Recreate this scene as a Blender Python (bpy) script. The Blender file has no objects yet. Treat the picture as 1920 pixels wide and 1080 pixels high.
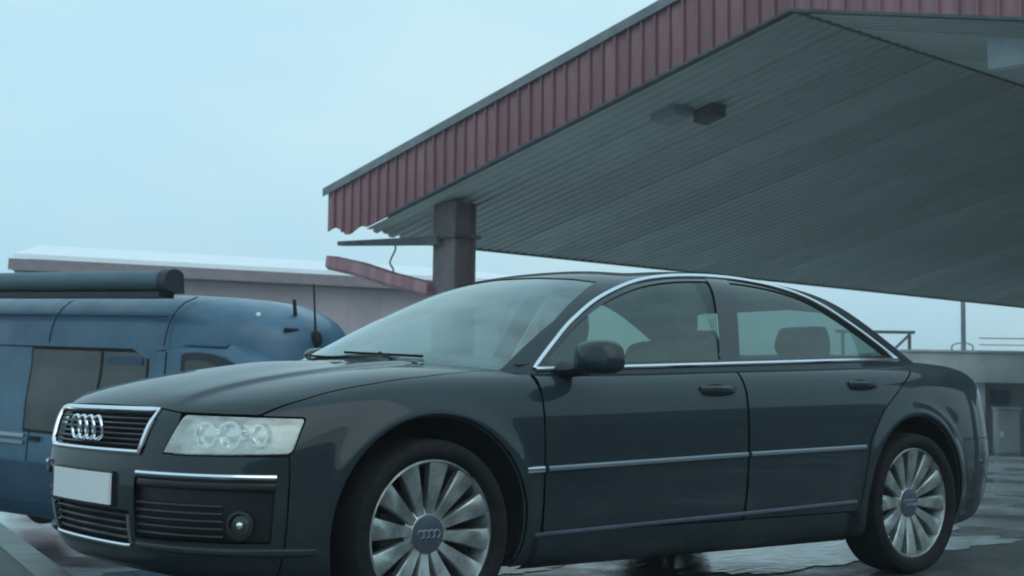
import bpy, bmesh, math, random
import numpy as np
random.seed(7)
rng = np.random.default_rng(7)
R = math.radians
sc = bpy.context.scene
COL = sc.collection

# ---------------------------------------------------------------- camera
cam_d = bpy.data.cameras.new('camera')
cam = bpy.data.objects.new('camera', cam_d)
COL.objects.link(cam)
CAM = (2.98102548, 5.01081932, 0.862339498)
YAW, PITCH, ROLL, FPX = 4.03007713, 0.0754350946, 0.014225889, 2594.91
cam_d.sensor_width = 36.0
cam_d.sensor_fit = 'HORIZONTAL'
cam_d.lens = FPX / 1920 * 36.0
cam_d.clip_start, cam_d.clip_end = 0.1, 3000
def cam_axes():
    f = np.array([math.cos(YAW) * math.cos(PITCH), math.sin(YAW) * math.cos(PITCH), math.sin(PITCH)])
    rt = np.cross(f, [0, 0, 1]); rt /= np.linalg.norm(rt); up = np.cross(rt, f)
    return math.cos(ROLL) * rt + math.sin(ROLL) * up, -math.sin(ROLL) * rt + math.cos(ROLL) * up, f
import mathutils
_r, _u, _f = cam_axes()
_m = mathutils.Matrix(((_r[0], _u[0], -_f[0], CAM[0]), (_r[1], _u[1], -_f[1], CAM[1]), (_r[2], _u[2], -_f[2], CAM[2]), (0, 0, 0, 1)))
cam.matrix_world = _m
cam_d.dof.use_dof = True
cam_d.dof.focus_distance = 4.6      # set a little short: the whole picture is slightly soft
cam_d.dof.aperture_fstop = 7.1
sc.camera = cam

# ---------------------------------------------------------------- sky, sun, exposure
SUN_EL, SUN_AZ = R(46), R(75)          # azimuth of the direction towards the sun, from +X
world = bpy.data.worlds.new('World'); sc.world = world; world.use_nodes = True
wn, wl = world.node_tree.nodes, world.node_tree.links
wn.clear()
w_out = wn.new('ShaderNodeOutputWorld'); w_bg = wn.new('ShaderNodeBackground')
sky = wn.new('ShaderNodeTexSky'); sky.sky_type = 'NISHITA'; sky.sun_disc = False
sky.sun_elevation = SUN_EL; sky.sun_rotation = R(90) - SUN_AZ
sky.air_density = 1.0; sky.dust_density = 4.0; sky.ozone_density = 1.0
mul = wn.new('ShaderNodeMixRGB'); mul.blend_type = 'MULTIPLY'; mul.inputs[0].default_value = 1.0
mul.inputs[2].default_value = (1, 1, 1, 1)
# a closed layer of thin cloud over the blue: even, pale, with faint drifts
tc = wn.new('ShaderNodeTexCoord'); mp = wn.new('ShaderNodeMapping'); mp.inputs['Scale'].default_value = (1.0, 1.0, 2.6)
cl = wn.new('ShaderNodeTexNoise'); cl.inputs['Scale'].default_value = 2.4; cl.inputs['Detail'].default_value = 5; cl.inputs['Roughness'].default_value = 0.5
cr = wn.new('ShaderNodeValToRGB')
cr.color_ramp.elements[0].position = 0.30; cr.color_ramp.elements[0].color = (5.1, 8.5, 10.4, 1)
cr.color_ramp.elements[1].position = 0.72; cr.color_ramp.elements[1].color = (6.75, 9.45, 10.3, 1)
mix = wn.new('ShaderNodeMixRGB'); mix.inputs[0].default_value = 0.90
wl.new(tc.outputs['Generated'], mp.inputs['Vector']); wl.new(mp.outputs[0], cl.inputs['Vector'])
wl.new(cl.outputs['Fac'], cr.inputs['Fac'])
wl.new(sky.outputs[0], mul.inputs[1]); wl.new(mul.outputs[0], mix.inputs[1]); wl.new(cr.outputs['Color'], mix.inputs[2])
wl.new(mix.outputs[0], w_bg.inputs['Color']); w_bg.inputs['Strength'].default_value = 0.10
wl.new(w_bg.outputs[0], w_out.inputs['Surface'])

sun_d = bpy.data.lights.new('sun', 'SUN'); sun_d.energy = 0.5; sun_d.angle = R(60); sun_d.color = (1.0, 0.98, 0.95)
sun = bpy.data.objects.new('sun', sun_d); COL.objects.link(sun)
_d = mathutils.Vector((math.cos(SUN_AZ) * math.cos(SUN_EL), math.sin(SUN_AZ) * math.cos(SUN_EL), math.sin(SUN_EL)))
sun.rotation_euler = _d.to_track_quat('Z', 'Y').to_euler()
sc.render.engine = 'CYCLES'
sc.view_settings.view_transform = 'Standard'; sc.view_settings.look = 'None'
sc.view_settings.exposure = 0.0; sc.view_settings.gamma = 1.0; sc.view_settings.use_curve_mapping = False
sc.cycles.transparent_max_bounces = 16
sc.cycles.filter_width = 1.9

# ---------------------------------------------------------------- materials
MATS = {}
def mat(name, col, rough=0.5, metal=0.0, coat=0.0, coat_rough=0.05, spec=0.5, var=0.0, vscale=4.0, rvar=0.0, bump=0.0, bscale=40.0, col2=None, stretch=None, emit=None, rnd=0.0):
    m = bpy.data.materials.new(name); m.use_nodes = True
    n, l = m.node_tree.nodes, m.node_tree.links
    p = n['Principled BSDF']
    p.inputs['Base Color'].default_value = (*col, 1); p.inputs['Roughness'].default_value = rough
    p.inputs['Metallic'].default_value = metal; p.inputs['Coat Weight'].default_value = coat
    p.inputs['Coat Roughness'].default_value = coat_rough; p.inputs['Specular IOR Level'].default_value = spec
    t = n.new('ShaderNodeTexCoord'); mpn = n.new('ShaderNodeMapping')
    if stretch: mpn.inputs['Scale'].default_value = stretch
    l.new(t.outputs['Object'], mpn.inputs['Vector'])
    if var > 0 or col2:
        nz = n.new('ShaderNodeTexNoise'); nz.inputs['Scale'].default_value = vscale; nz.inputs['Detail'].default_value = 6; nz.inputs['Roughness'].default_value = 0.6
        l.new(mpn.outputs[0], nz.inputs['Vector'])
        rp = n.new('ShaderNodeValToRGB'); rp.color_ramp.elements[0].position = 0.36; rp.color_ramp.elements[1].position = 0.66
        a = tuple(c * (1 - var) for c in col); b = col2 if col2 else tuple(min(1, c * (1 + var)) for c in col)
        rp.color_ramp.elements[0].color = (*a, 1); rp.color_ramp.elements[1].color = (*b, 1)
        l.new(nz.outputs['Fac'], rp.inputs['Fac']); l.new(rp.outputs['Color'], p.inputs['Base Color'])
    if rnd > 0:      # sheets of one batch differ a little from each other
        oi = n.new('ShaderNodeObjectInfo'); hv = n.new('ShaderNodeHueSaturation'); rm = n.new('ShaderNodeMapRange')
        rm.inputs['To Min'].default_value = 1 - rnd; rm.inputs['To Max'].default_value = 1 + rnd
        l.new(oi.outputs['Random'], rm.inputs['Value']); l.new(rm.outputs[0], hv.inputs['Value'])
        src = p.inputs['Base Color'].links[0].from_socket if p.inputs['Base Color'].links else None
        if src: l.new(src, hv.inputs['Color'])
        else: hv.inputs['Color'].default_value = (*col, 1)
        l.new(hv.outputs[0], p.inputs['Base Color'])
    if rvar > 0:
        nr = n.new('ShaderNodeTexNoise'); nr.inputs['Scale'].default_value = vscale * 1.7; nr.inputs['Detail'].default_value = 5
        l.new(mpn.outputs[0], nr.inputs['Vector'])
        mr = n.new('ShaderNodeMapRange'); mr.inputs['From Min'].default_value = 0.3; mr.inputs['From Max'].default_value = 0.7
        mr.inputs['To Min'].default_value = max(0.02, rough - rvar); mr.inputs['To Max'].default_value = min(1, rough + rvar)
        l.new(nr.outputs['Fac'], mr.inputs['Value']); l.new(mr.outputs[0], p.inputs['Roughness'])
    if bump > 0:
        nb = n.new('ShaderNodeTexNoise'); nb.inputs['Scale'].default_value = bscale; nb.inputs['Detail'].default_value = 4
        l.new(mpn.outputs[0], nb.inputs['Vector'])
        bm_ = n.new('ShaderNodeBump'); bm_.inputs['Strength'].default_value = bump; bm_.inputs['Distance'].default_value = 0.02
        l.new(nb.outputs['Fac'], bm_.inputs['Height']); l.new(bm_.outputs[0], p.inputs['Normal'])
    if emit:
        p.inputs['Emission Color'].default_value = (*emit[0], 1); p.inputs['Emission Strength'].default_value = emit[1]
    MATS[name] = m
    return m
def glass_mat(name, tint, film, film_col, rough=0.03):
    """thin tinted pane: transmits, mirrors by Fresnel, carries a little dirt film"""
    m = bpy.data.materials.new(name); m.use_nodes = True
    n, l = m.node_tree.nodes, m.node_tree.links
    n.clear()
    o = n.new('ShaderNodeOutputMaterial'); tr = n.new('ShaderNodeBsdfTransparent'); tr.inputs[0].default_value = (*tint, 1)
    gl = n.new('ShaderNodeBsdfGlossy'); gl.inputs['Roughness'].default_value = rough; gl.inputs['Color'].default_value = (0.95, 1, 0.98, 1)
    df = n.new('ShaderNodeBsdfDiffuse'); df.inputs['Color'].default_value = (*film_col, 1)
    # Schlick's Fresnel, the same from either side of the thin pane
    ge = n.new('ShaderNodeNewGeometry'); dp = n.new('ShaderNodeVectorMath'); dp.operation = 'DOT_PRODUCT'
    l.new(ge.outputs['Normal'], dp.inputs[0]); l.new(ge.outputs['Incoming'], dp.inputs[1])
    def mth(op, a, b):
        k = n.new('ShaderNodeMath'); k.operation = op; k.use_clamp = op != 'ABSOLUTE'
        for i, v in enumerate((a, b)):
            if v is None: continue
            if isinstance(v, float): k.inputs[i].default_value = v
            else: l.new(v, k.inputs[i])
        return k.outputs[0]
    co = mth('ABSOLUTE', dp.outputs['Value'], None)
    f5 = mth('POWER', mth('SUBTRACT', 1.0, co), 5.0)
    fres = mth('ADD', mth('MULTIPLY', f5, 0.92), 0.075)
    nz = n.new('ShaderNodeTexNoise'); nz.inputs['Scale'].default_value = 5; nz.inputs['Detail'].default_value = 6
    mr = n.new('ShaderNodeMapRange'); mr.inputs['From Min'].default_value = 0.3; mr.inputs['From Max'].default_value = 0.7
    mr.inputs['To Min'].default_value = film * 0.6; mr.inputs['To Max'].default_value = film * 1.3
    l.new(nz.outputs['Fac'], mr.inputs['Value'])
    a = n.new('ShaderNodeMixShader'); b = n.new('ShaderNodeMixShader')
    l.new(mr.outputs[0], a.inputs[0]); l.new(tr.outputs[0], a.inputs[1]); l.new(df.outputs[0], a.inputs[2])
    l.new(fres, b.inputs[0]); l.new(a.outputs[0], b.inputs[1]); l.new(gl.outputs[0], b.inputs[2])
    l.new(b.outputs[0], o.inputs['Surface'])
    MATS[name] = m
    return m

def paint_material():
    m = mat('paint', (0.012, 0.025, 0.031), 0.5, 0.0, 0.9, 0.035, spec=0.12)
    n, l = m.node_tree.nodes, m.node_tree.links; p = n['Principled BSDF']
    t = n.new('ShaderNodeTexCoord')
    a = n.new('ShaderNodeTexNoise'); a.inputs['Scale'].default_value = 3.2; a.inputs['Detail'].default_value = 9; a.inputs['Roughness'].default_value = 0.68
    b = n.new('ShaderNodeTexNoise'); b.inputs['Scale'].default_value = 70; b.inputs['Detail'].default_value = 3
    l.new(t.outputs['Object'], a.inputs['Vector']); l.new(t.outputs['Object'], b.inputs['Vector'])
    s = n.new('ShaderNodeSeparateXYZ'); l.new(t.outputs['Object'], s.inputs[0])
    g = n.new('ShaderNodeMapRange'); g.inputs['From Min'].default_value = 0.72; g.inputs['From Max'].default_value = 0.25; g.inputs['To Min'].default_value = 0.10; g.inputs['To Max'].default_value = 0.55
    l.new(s.outputs['Z'], g.inputs['Value'])
    r = n.new('ShaderNodeMapRange'); r.inputs['From Min'].default_value = 0.42; r.inputs['From Max'].default_value = 0.72
    l.new(a.outputs['Fac'], r.inputs['Value'])
    r2 = n.new('ShaderNodeMapRange'); r2.inputs['From Min'].default_value = 0.45; r2.inputs['From Max'].default_value = 0.7; r2.inputs['To Min'].default_value = 0.4
    l.new(b.outputs['Fac'], r2.inputs['Value'])
    k = n.new('ShaderNodeMath'); k.operation = 'MULTIPLY'; l.new(r.outputs[0], k.inputs[0]); l.new(r2.outputs[0], k.inputs[1])
    d = n.new('ShaderNodeMath'); d.operation = 'MULTIPLY'; l.new(k.outputs[0], d.inputs[0]); l.new(g.outputs[0], d.inputs[1])
    x = n.new('ShaderNodeMixRGB'); x.inputs[1].default_value = (0.012, 0.025, 0.031, 1); x.inputs[2].default_value = (0.085, 0.092, 0.088, 1)
    l.new(d.outputs[0], x.inputs[0]); l.new(x.outputs[0], p.inputs['Base Color'])
    cw = n.new('ShaderNodeMapRange'); cw.inputs['From Max'].default_value = 0.5; cw.inputs['To Min'].default_value = 0.72; cw.inputs['To Max'].default_value = 0.25
    l.new(d.outputs[0], cw.inputs['Value']); l.new(cw.outputs[0], p.inputs['Coat Weight'])
paint_material()
mat('black_trim', (0.012, 0.014, 0.016), 0.45, var=0.3, rvar=0.15)
mat('gloss_black', (0.012, 0.015, 0.018), 0.18, coat=0.5)
mat('inner_dark', (0.006, 0.007, 0.008), 0.9)
mat('chrome', (0.80, 0.83, 0.87), 0.16, 1.0)
mat('satin_trim', (0.34, 0.38, 0.42), 0.35, 0.9)
mat('alloy', (0.37, 0.415, 0.405), 0.40, 0.75, var=0.35, vscale=11, rvar=0.15)
mat('hub', (0.10, 0.13, 0.17), 0.35, 0.5, var=0.2)
mat('tyre', (0.012, 0.013, 0.014), 0.8, spec=0.2, var=0.4, vscale=14, bump=0.15, bscale=90)
mat('disc', (0.05, 0.05, 0.052), 0.5, 0.8, var=0.4, vscale=10)
mat('lamp_shell', (0.70, 0.76, 0.74), 0.30, 0.35, var=0.22, vscale=9, rvar=0.12, bump=0.5, bscale=14)
mat('lamp_chrome', (0.9, 0.92, 0.92), 0.12, 1.0)
mat('tail_red', (0.16, 0.01, 0.012), 0.2, coat=1)
mat('plate', (0.86, 0.86, 0.86), 0.45, var=0.03)
mat('seat', (0.075, 0.080, 0.078), 0.6, var=0.3, vscale=8)
mat('dash', (0.02, 0.022, 0.024), 0.6, var=0.3)
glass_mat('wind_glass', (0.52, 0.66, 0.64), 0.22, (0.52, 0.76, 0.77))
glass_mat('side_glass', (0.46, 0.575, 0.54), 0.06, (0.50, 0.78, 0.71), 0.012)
glass_mat('lamp_glass', (0.92, 0.96, 0.94), 0.46, (0.80, 0.86, 0.82))
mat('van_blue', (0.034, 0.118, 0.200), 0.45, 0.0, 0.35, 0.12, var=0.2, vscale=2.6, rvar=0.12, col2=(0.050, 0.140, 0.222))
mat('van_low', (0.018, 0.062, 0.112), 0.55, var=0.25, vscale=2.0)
mat('van_glass', (0.022, 0.034, 0.036), 0.10, spec=0.6, var=0.5, vscale=1.4, col2=(0.045, 0.058, 0.056))
mat('awning_grey', (0.055, 0.105, 0.13), 0.5, var=0.15)
mat('awning_dark', (0.015, 0.022, 0.032), 0.6, var=0.2)
mat('red_sheet', (0.28, 0.105, 0.120), 0.5, var=0.26, vscale=1.1, rvar=0.12, stretch=(1, 3.5, 0.5), col2=(0.36, 0.185, 0.20), rnd=0.12)
mat('cap_grey', (0.16, 0.18, 0.19), 0.5, var=0.2)
mat('soffit', (0.46, 0.505, 0.48), 0.6, var=0.13, vscale=0.5, rvar=0.1, rnd=0.09)
mat('steel_dark', (0.075, 0.083, 0.09), 0.65, var=0.35, vscale=3)
mat('column_brown', (0.125, 0.092, 0.096), 0.6, var=0.35, vscale=2.2)
mat('fixture_white', (0.66, 0.74, 0.80), 0.4, var=0.08)
mat('fixture_grey', (0.24, 0.29, 0.32), 0.5, var=0.1)
mat('wall_brown', (0.36, 0.295, 0.315), 0.8, var=0.12, vscale=0.5, rnd=0.035)
mat('wall_fascia', (0.22, 0.175, 0.19), 0.7, var=0.15)
mat('snow', (0.86, 0.89, 0.92), 0.75, var=0.05, vscale=0.7, bump=0.4, bscale=3)
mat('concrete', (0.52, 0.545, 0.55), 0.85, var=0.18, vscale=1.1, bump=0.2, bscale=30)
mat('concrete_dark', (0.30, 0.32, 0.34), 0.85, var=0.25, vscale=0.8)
mat('door_grey', (0.42, 0.43, 0.43), 0.6, var=0.15, vscale=1.2)
mat('galv', (0.22, 0.26, 0.30), 0.5, 0.5, var=0.2)
mat('kerb_stone', (0.17, 0.20, 0.195), 0.8, var=0.16, vscale=2.2, bump=0.35, bscale=22)
mat('pave_slab', (0.060, 0.073, 0.070), 0.8, var=0.14, vscale=1.5, bump=0.25, bscale=30)
mat('house_brick', (0.085, 0.055, 0.045), 0.85, var=0.3, vscale=2)
mat('house_roof', (0.05, 0.045, 0.045), 0.8, var=0.3, vscale=2)
mat('water', (0.014, 0.018, 0.019), 0.10, spec=0.5, rvar=0.05, vscale=2.5, bump=0.16, bscale=9, stretch=(1, 3, 1))
mat('line_paint', (0.62, 0.65, 0.62), 0.7, var=0.2, vscale=6)

def ground_material():
    m = bpy.data.materials.new('wet_asphalt'); m.use_nodes = True
    n, l = m.node_tree.nodes, m.node_tree.links
    p = n['Principled BSDF']
    t = n.new('ShaderNodeTexCoord')
    big = n.new('ShaderNodeTexNoise'); big.inputs['Scale'].default_value = 0.55; big.inputs['Detail'].default_value = 5; big.inputs['Roughness'].default_value = 0.62
    fine = n.new('ShaderNodeTexNoise'); fine.inputs['Scale'].default_value = 60; fine.inputs['Detail'].default_value = 5
    l.new(t.outputs['Object'], big.inputs['Vector']); l.new(t.outputs['Object'], fine.inputs['Vector'])
    rp = n.new('ShaderNodeValToRGB'); rp.color_ramp.elements[0].position = .3; rp.color_ramp.elements[1].position = .75
    rp.color_ramp.elements[0].color = (.020, .024, .026, 1); rp.color_ramp.elements[1].color = (.055, .060, .060, 1)
    mx = n.new('ShaderNodeMixRGB'); mx.inputs[0].default_value = .35
    l.new(big.outputs['Fac'], mx.inputs[1]); l.new(fine.outputs['Fac'], mx.inputs[2])
    l.new(mx.outputs[0], rp.inputs['Fac'])
    # slush added to the lower, mostly unseen lot to bounce light onto the soffit
    sx = n.new('ShaderNodeSeparateXYZ'); l.new(t.outputs['Object'], sx.inputs[0])
    lo = n.new('ShaderNodeMapRange'); lo.inputs['From Min'].default_value = -2.2; lo.inputs['From Max'].default_value = -4.6
    l.new(sx.outputs['Y'], lo.inputs['Value'])
    sn = n.new('ShaderNodeTexNoise'); sn.inputs['Scale'].default_value = 0.8; sn.inputs['Detail'].default_value = 7; sn.inputs['Roughness'].default_value = 0.65
    l.new(t.outputs['Object'], sn.inputs['Vector'])
    sr = n.new('ShaderNodeMapRange'); sr.inputs['From Min'].default_value = 0.36; sr.inputs['From Max'].default_value = 0.50
    l.new(sn.outputs['Fac'], sr.inputs['Value'])
    mu = n.new('ShaderNodeMath'); mu.operation = 'MULTIPLY'; l.new(lo.outputs[0], mu.inputs[0]); l.new(sr.outputs[0], mu.inputs[1])
    s2 = n.new('ShaderNodeMapRange'); s2.inputs['From Min'].default_value = 0.55; s2.inputs['From Max'].default_value = 0.66; s2.inputs['To Max'].default_value = 0.75
    l.new(sn.outputs['Fac'], s2.inputs['Value'])
    mxx = n.new('ShaderNodeMath'); mxx.operation = 'MAXIMUM'; l.new(mu.outputs[0], mxx.inputs[0]); l.new(s2.outputs[0], mxx.inputs[1]); mu = mxx
    sm = n.new('ShaderNodeMixRGB'); sm.inputs[2].default_value = (.44, .465, .475, 1)
    l.new(mu.outputs[0], sm.inputs[0]); l.new(rp.outputs[0], sm.inputs[1]); l.new(sm.outputs[0], p.inputs['Base Color'])
    wet = n.new('ShaderNodeMapRange'); wet.inputs['From Min'].default_value = .42; wet.inputs['From Max'].default_value = .58
    wet.inputs['To Min'].default_value = .09; wet.inputs['To Max'].default_value = .42
    l.new(big.outputs['Fac'], wet.inputs['Value']); l.new(wet.outputs[0], p.inputs['Roughness'])
    bs = n.new('ShaderNodeMapRange'); bs.inputs['From Min'].default_value = .42; bs.inputs['From Max'].default_value = .60
    bs.inputs['To Min'].default_value = .10; bs.inputs['To Max'].default_value = .45
    l.new(big.outputs['Fac'], bs.inputs['Value'])
    bp = n.new('ShaderNodeBump'); bp.inputs['Distance'].default_value = .012
    l.new(bs.outputs[0], bp.inputs['Strength']); l.new(fine.outputs['Fac'], bp.inputs['Height']); l.new(bp.outputs[0], p.inputs['Normal'])
    MATS['wet_asphalt'] = m
ground_material()

# ---------------------------------------------------------------- mesh helpers
def tagged(o, label=None, cat=None, group=None, kind=None):
    if label: o['label'] = label
    if cat: o['category'] = cat
    if group: o['group'] = group
    if kind: o['kind'] = kind
    return o
def empty(name, loc=(0, 0, 0), rot=(0, 0, 0), label=None, cat=None, group=None):
    o = bpy.data.objects.new(name, None); COL.objects.link(o)
    o.location = loc; o.rotation_euler = rot; o.empty_display_size = .2
    return tagged(o, label, cat, group)
def mkmesh(name, V, F, m, smooth=False, normals=None):
    me = bpy.data.meshes.new(name)
    me.from_pydata([tuple(map(float, v)) for v in V], [], [tuple(int(i) for i in f) for f in F])
    me.materials.append(MATS[m]); me.update()
    if smooth:
        me.polygons.foreach_set('use_smooth', [True] * len(me.polygons))
    if normals is not None:
        me.normals_split_custom_set_from_vertices([tuple(map(float, n)) for n in normals])
    return me
def link(name, me, parent=None, loc=None, rot=None):
    o = bpy.data.objects.new(name, me); COL.objects.link(o)
    if parent: o.parent = parent
    if loc is not None: o.location = loc
    if rot is not None: o.rotation_euler = rot
    return o
def mk(name, V, F, m, parent=None, smooth=False, normals=None, loc=None, rot=None):
    return link(name, mkmesh(name, V, F, m, smooth, normals), parent, loc, rot)
class MB:
    """collects simple solids into one mesh"""
    def __init__(s): s.v = []; s.f = []
    def add(s, V, F):
        b = len(s.v); s.v += [tuple(map(float, p)) for p in V]; s.f += [tuple(i + b for i in f) for f in F]; return s
    def box(s, x0, x1, y0, y1, z0, z1):
        return s.add([(x0, y0, z0), (x1, y0, z0), (x1, y1, z0), (x0, y1, z0), (x0, y0, z1), (x1, y0, z1), (x1, y1, z1), (x0, y1, z1)],
                     [(0, 3, 2, 1), (4, 5, 6, 7), (0, 1, 5, 4), (1, 2, 6, 5), (2, 3, 7, 6), (3, 0, 4, 7)])
    def tube(s, pts, r, n=8, cap=True, closed=False, flat=1.0):
        P = np.array(pts, float); k = len(P); V = []; prev = None
        rad = np.broadcast_to(np.array(r, float), (k,))
        for i in range(k):
            a = P[(i - 1) % k] if (i > 0 or closed) else P[i]; b = P[(i + 1) % k] if (i < k - 1 or closed) else P[i]
            d = (b - a) / (np.linalg.norm(b - a) + 1e-12)
            if prev is None:
                prev = np.cross(d, [0, 0, 1.]); prev = prev if np.linalg.norm(prev) > .1 else np.cross(d, [0, 1., 0])
            u = prev - d * (prev @ d); u /= np.linalg.norm(u); prev = u; w = np.cross(d, u)
            for j in range(n):
                t = 2 * math.pi * j / n; V.append(P[i] + rad[i] * (math.cos(t) * u * flat + math.sin(t) * w))
        F = []
        for i in range(k if closed else k - 1):
            for j in range(n):
                a, b = i * n + j, i * n + (j + 1) % n; c, d = ((i + 1) % k) * n + (j + 1) % n, ((i + 1) % k) * n + j
                F.append((a, b, c, d))
        if cap and not closed: F += [tuple(range(n))[::-1], tuple((k - 1) * n + j for j in range(n))]
        return s.add(V, F)
    def lathe(s, prof, n=48, axis='y', closed=False):
        """profile (r, t): radius and place along the axis"""
        V = []; F = []; m_ = len(prof)
        for j in range(n):
            a = 2 * math.pi * j / n
            for r, t in prof:
                V.append((r * math.cos(a), t, r * math.sin(a)) if axis == 'y' else (r * math.cos(a), r * math.sin(a), t))
        for j in range(n):
            for i in range(m_ if closed else m_ - 1):
                a, b = j * m_ + i, j * m_ + (i + 1) % m_; c, d = ((j + 1) % n) * m_ + (i + 1) % m_, ((j + 1) % n) * m_ + i
                F.append((a, b, c, d))
        return s.add(V, F)
    def prism(s, poly, f0, f1):
        """polygon (a,b) extruded between mappings f0 and f1 -> xyz"""
        k = len(poly)
        return s.add([f0(*p) for p in poly] + [f1(*p) for p in poly],
                     [tuple(range(k))[::-1], tuple(range(k, 2 * k))] + [(i, (i + 1) % k, k + (i + 1) % k, k + i) for i in range(k)])
    def build(s, name, m, parent=None, smooth=False, loc=None, rot=None, bevel=0.0):
        me = mkmesh(name, s.v, s.f, m, False)
        b = bmesh.new(); b.from_mesh(me)
        bmesh.ops.recalc_face_normals(b, faces=b.faces)
        if bevel > 0:
            es = [e for e in b.edges if len(e.link_faces) == 2 and e.calc_face_angle(0) > .6]
            bmesh.ops.bevel(b, geom=es, offset=bevel, segments=2, affect='EDGES', clamp_overlap=True)
        b.to_mesh(me); b.free()
        if smooth:
            me.polygons.foreach_set('use_smooth', [True] * len(me.polygons)); me.set_sharp_from_angle(angle=R(38))
        return link(name, me, parent, loc, rot)
def crspline(pts, n=8, closed=False):
    P = np.array(pts, float); k = len(P); out = []
    for i in range(k if closed else k - 1):
        g = lambda j: P[j % k] if closed else P[min(max(j, 0), k - 1)]
        p0, p1, p2, p3 = g(i - 1), g(i), g(i + 1), g(i + 2)
        for t in np.arange(n) / n:
            out.append(.5 * ((2 * p1) + (p2 - p0) * t + (2 * p0 - 5 * p1 + 4 * p2 - p3) * t * t + (3 * p1 - p0 - 3 * p2 + p3) * t ** 3))
    if not closed: out.append(P[-1])
    return np.array(out)

# ---------------------------------------------------------------- ground
GLOW = -.66                            # the lot drops to a lower level behind the parking bays
def gz(y):
    t = np.clip((-1.25 - np.asarray(y, float)) / 2.6, 0, 1)
    return GLOW * t * t * (3 - 2 * t)
gx = np.concatenate([[-420, -200, -100], np.linspace(-48, 24, 73), [80, 200, 420]])
gy = np.concatenate([[-420, -200, -100], np.linspace(-48, -10, 39), np.linspace(-9.5, -4.5, 11), np.linspace(-4.25, -1, 27), np.linspace(-.5, 12, 26), [60, 200, 420]])
GX, GY = np.meshgrid(gx, gy, indexing='ij'); GZ = gz(GY)
gi = np.arange(GX.size).reshape(GX.shape)
g_ = mk('ground', np.stack([GX, GY, GZ], -1).reshape(-1, 3), np.stack([gi[:-1, :-1], gi[1:, :-1], gi[1:, 1:], gi[:-1, 1:]], -1).reshape(-1, 4), 'wet_asphalt', smooth=True)
tagged(g_, kind='structure')

# kerbed pavement that the saloon is parked against
K0, KD = np.array((.82073, -.32937)), np.array((-.21337, -.97697))     # a point on the kerb face and its direction
KN = np.array((.97697, -.21337))                                       # into the pavement
def kp(s, d, h):
    p = K0 + KD * s + KN * d
    return (p[0], p[1], h if h > 0 else float(gz(p[1])) + h)
ss = np.linspace(-2.2, 9, 57)
V = []; F = []
for s_ in ss:
    for d, h in ((.155, .10), (.155, .116), (4.5, .118)): V.append(kp(s_, d, h))
for i in range(len(ss) - 1):
    for j in range(2): F.append((i * 3 + j, i * 3 + 3 + j, i * 3 + 4 + j, i * 3 + 1 + j))
pav = tagged(mk('pavement', V, F, 'pave_slab'), kind='structure')
kerb = []
for k in range(11):
    b = MB(); s0, s1 = -2.2 + k * 1.0 + .006, -2.2 + (k + 1) * 1.0 - .006
    n = 5; prof = [(0, -.12), (0, .095), (.008, .113), (.025, .122), (.15, .122), (.15, -.12)]
    vs = []
    for i in range(n):
        for d, h in prof: vs.append(kp(s0 + (s1 - s0) * i / (n - 1), d, h))
    m_ = len(prof); fs = [(i * m_ + j, i * m_ + (j + 1) % m_, (i + 1) * m_ + (j + 1) % m_, (i + 1) * m_ + j) for i in range(n - 1) for j in range(m_)]
    fs += [tuple(range(m_)), tuple((n - 1) * m_ + j for j in range(m_))]
    b.add(vs, fs).build('kerb_stone', 'kerb_stone', pav, smooth=True)
# a short painted bay line on the lot
V = []; F = []
for i in range(9):
    a = np.array((.20, -2.42)) + (np.array((-.75, -2.30)) - np.array((.20, -2.42))) * i / 8
    for w in (-.05, .05): V.append((a[0], a[1] + w, float(gz(a[1] + w)) + .004))
for i in range(8): F.append((i * 2, i * 2 + 2, i * 2 + 3, i * 2 + 1))
tagged(mk('painted_line', V, F, 'line_paint'), kind='structure')

# puddles left on the wet lot
def puddle(cx, cy, rx, ry, rot, seed):
    r_ = np.random.default_rng(seed); ph = r_.uniform(0, 6.28, 6); am = r_.uniform(.04, .12, 6); V = [(cx, cy, float(gz(cy)) + .004)]; n = 140
    for i in range(n):
        t = 2 * math.pi * i / n; k = 1 + sum(am[j] * math.sin((j + 2) * t + ph[j]) for j in range(6)) + .05 * math.sin(17 * t + ph[0]) + .04 * math.sin(29 * t + ph[1]) + r_.uniform(-.035, .035)
        x, y = rx * k * math.cos(t), ry * k * math.sin(t); c_, s_ = math.cos(rot), math.sin(rot)
        V.append((cx + x * c_ - y * s_, cy + x * s_ + y * c_, .004))
    tagged(mk('puddle', V, [(0, 1 + i, 1 + (i + 1) % n) for i in range(n)], 'water'), kind='structure')
puddle(-3.55, -.12, 1.55, .62, R(4), 3); puddle(.0, -1.02, .55, .16, R(-6), 5); puddle(-6.6, .25, 1.1, .34, R(10), 8); puddle(-1.1, -.35, .6, .25, R(3), 11)

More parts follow.
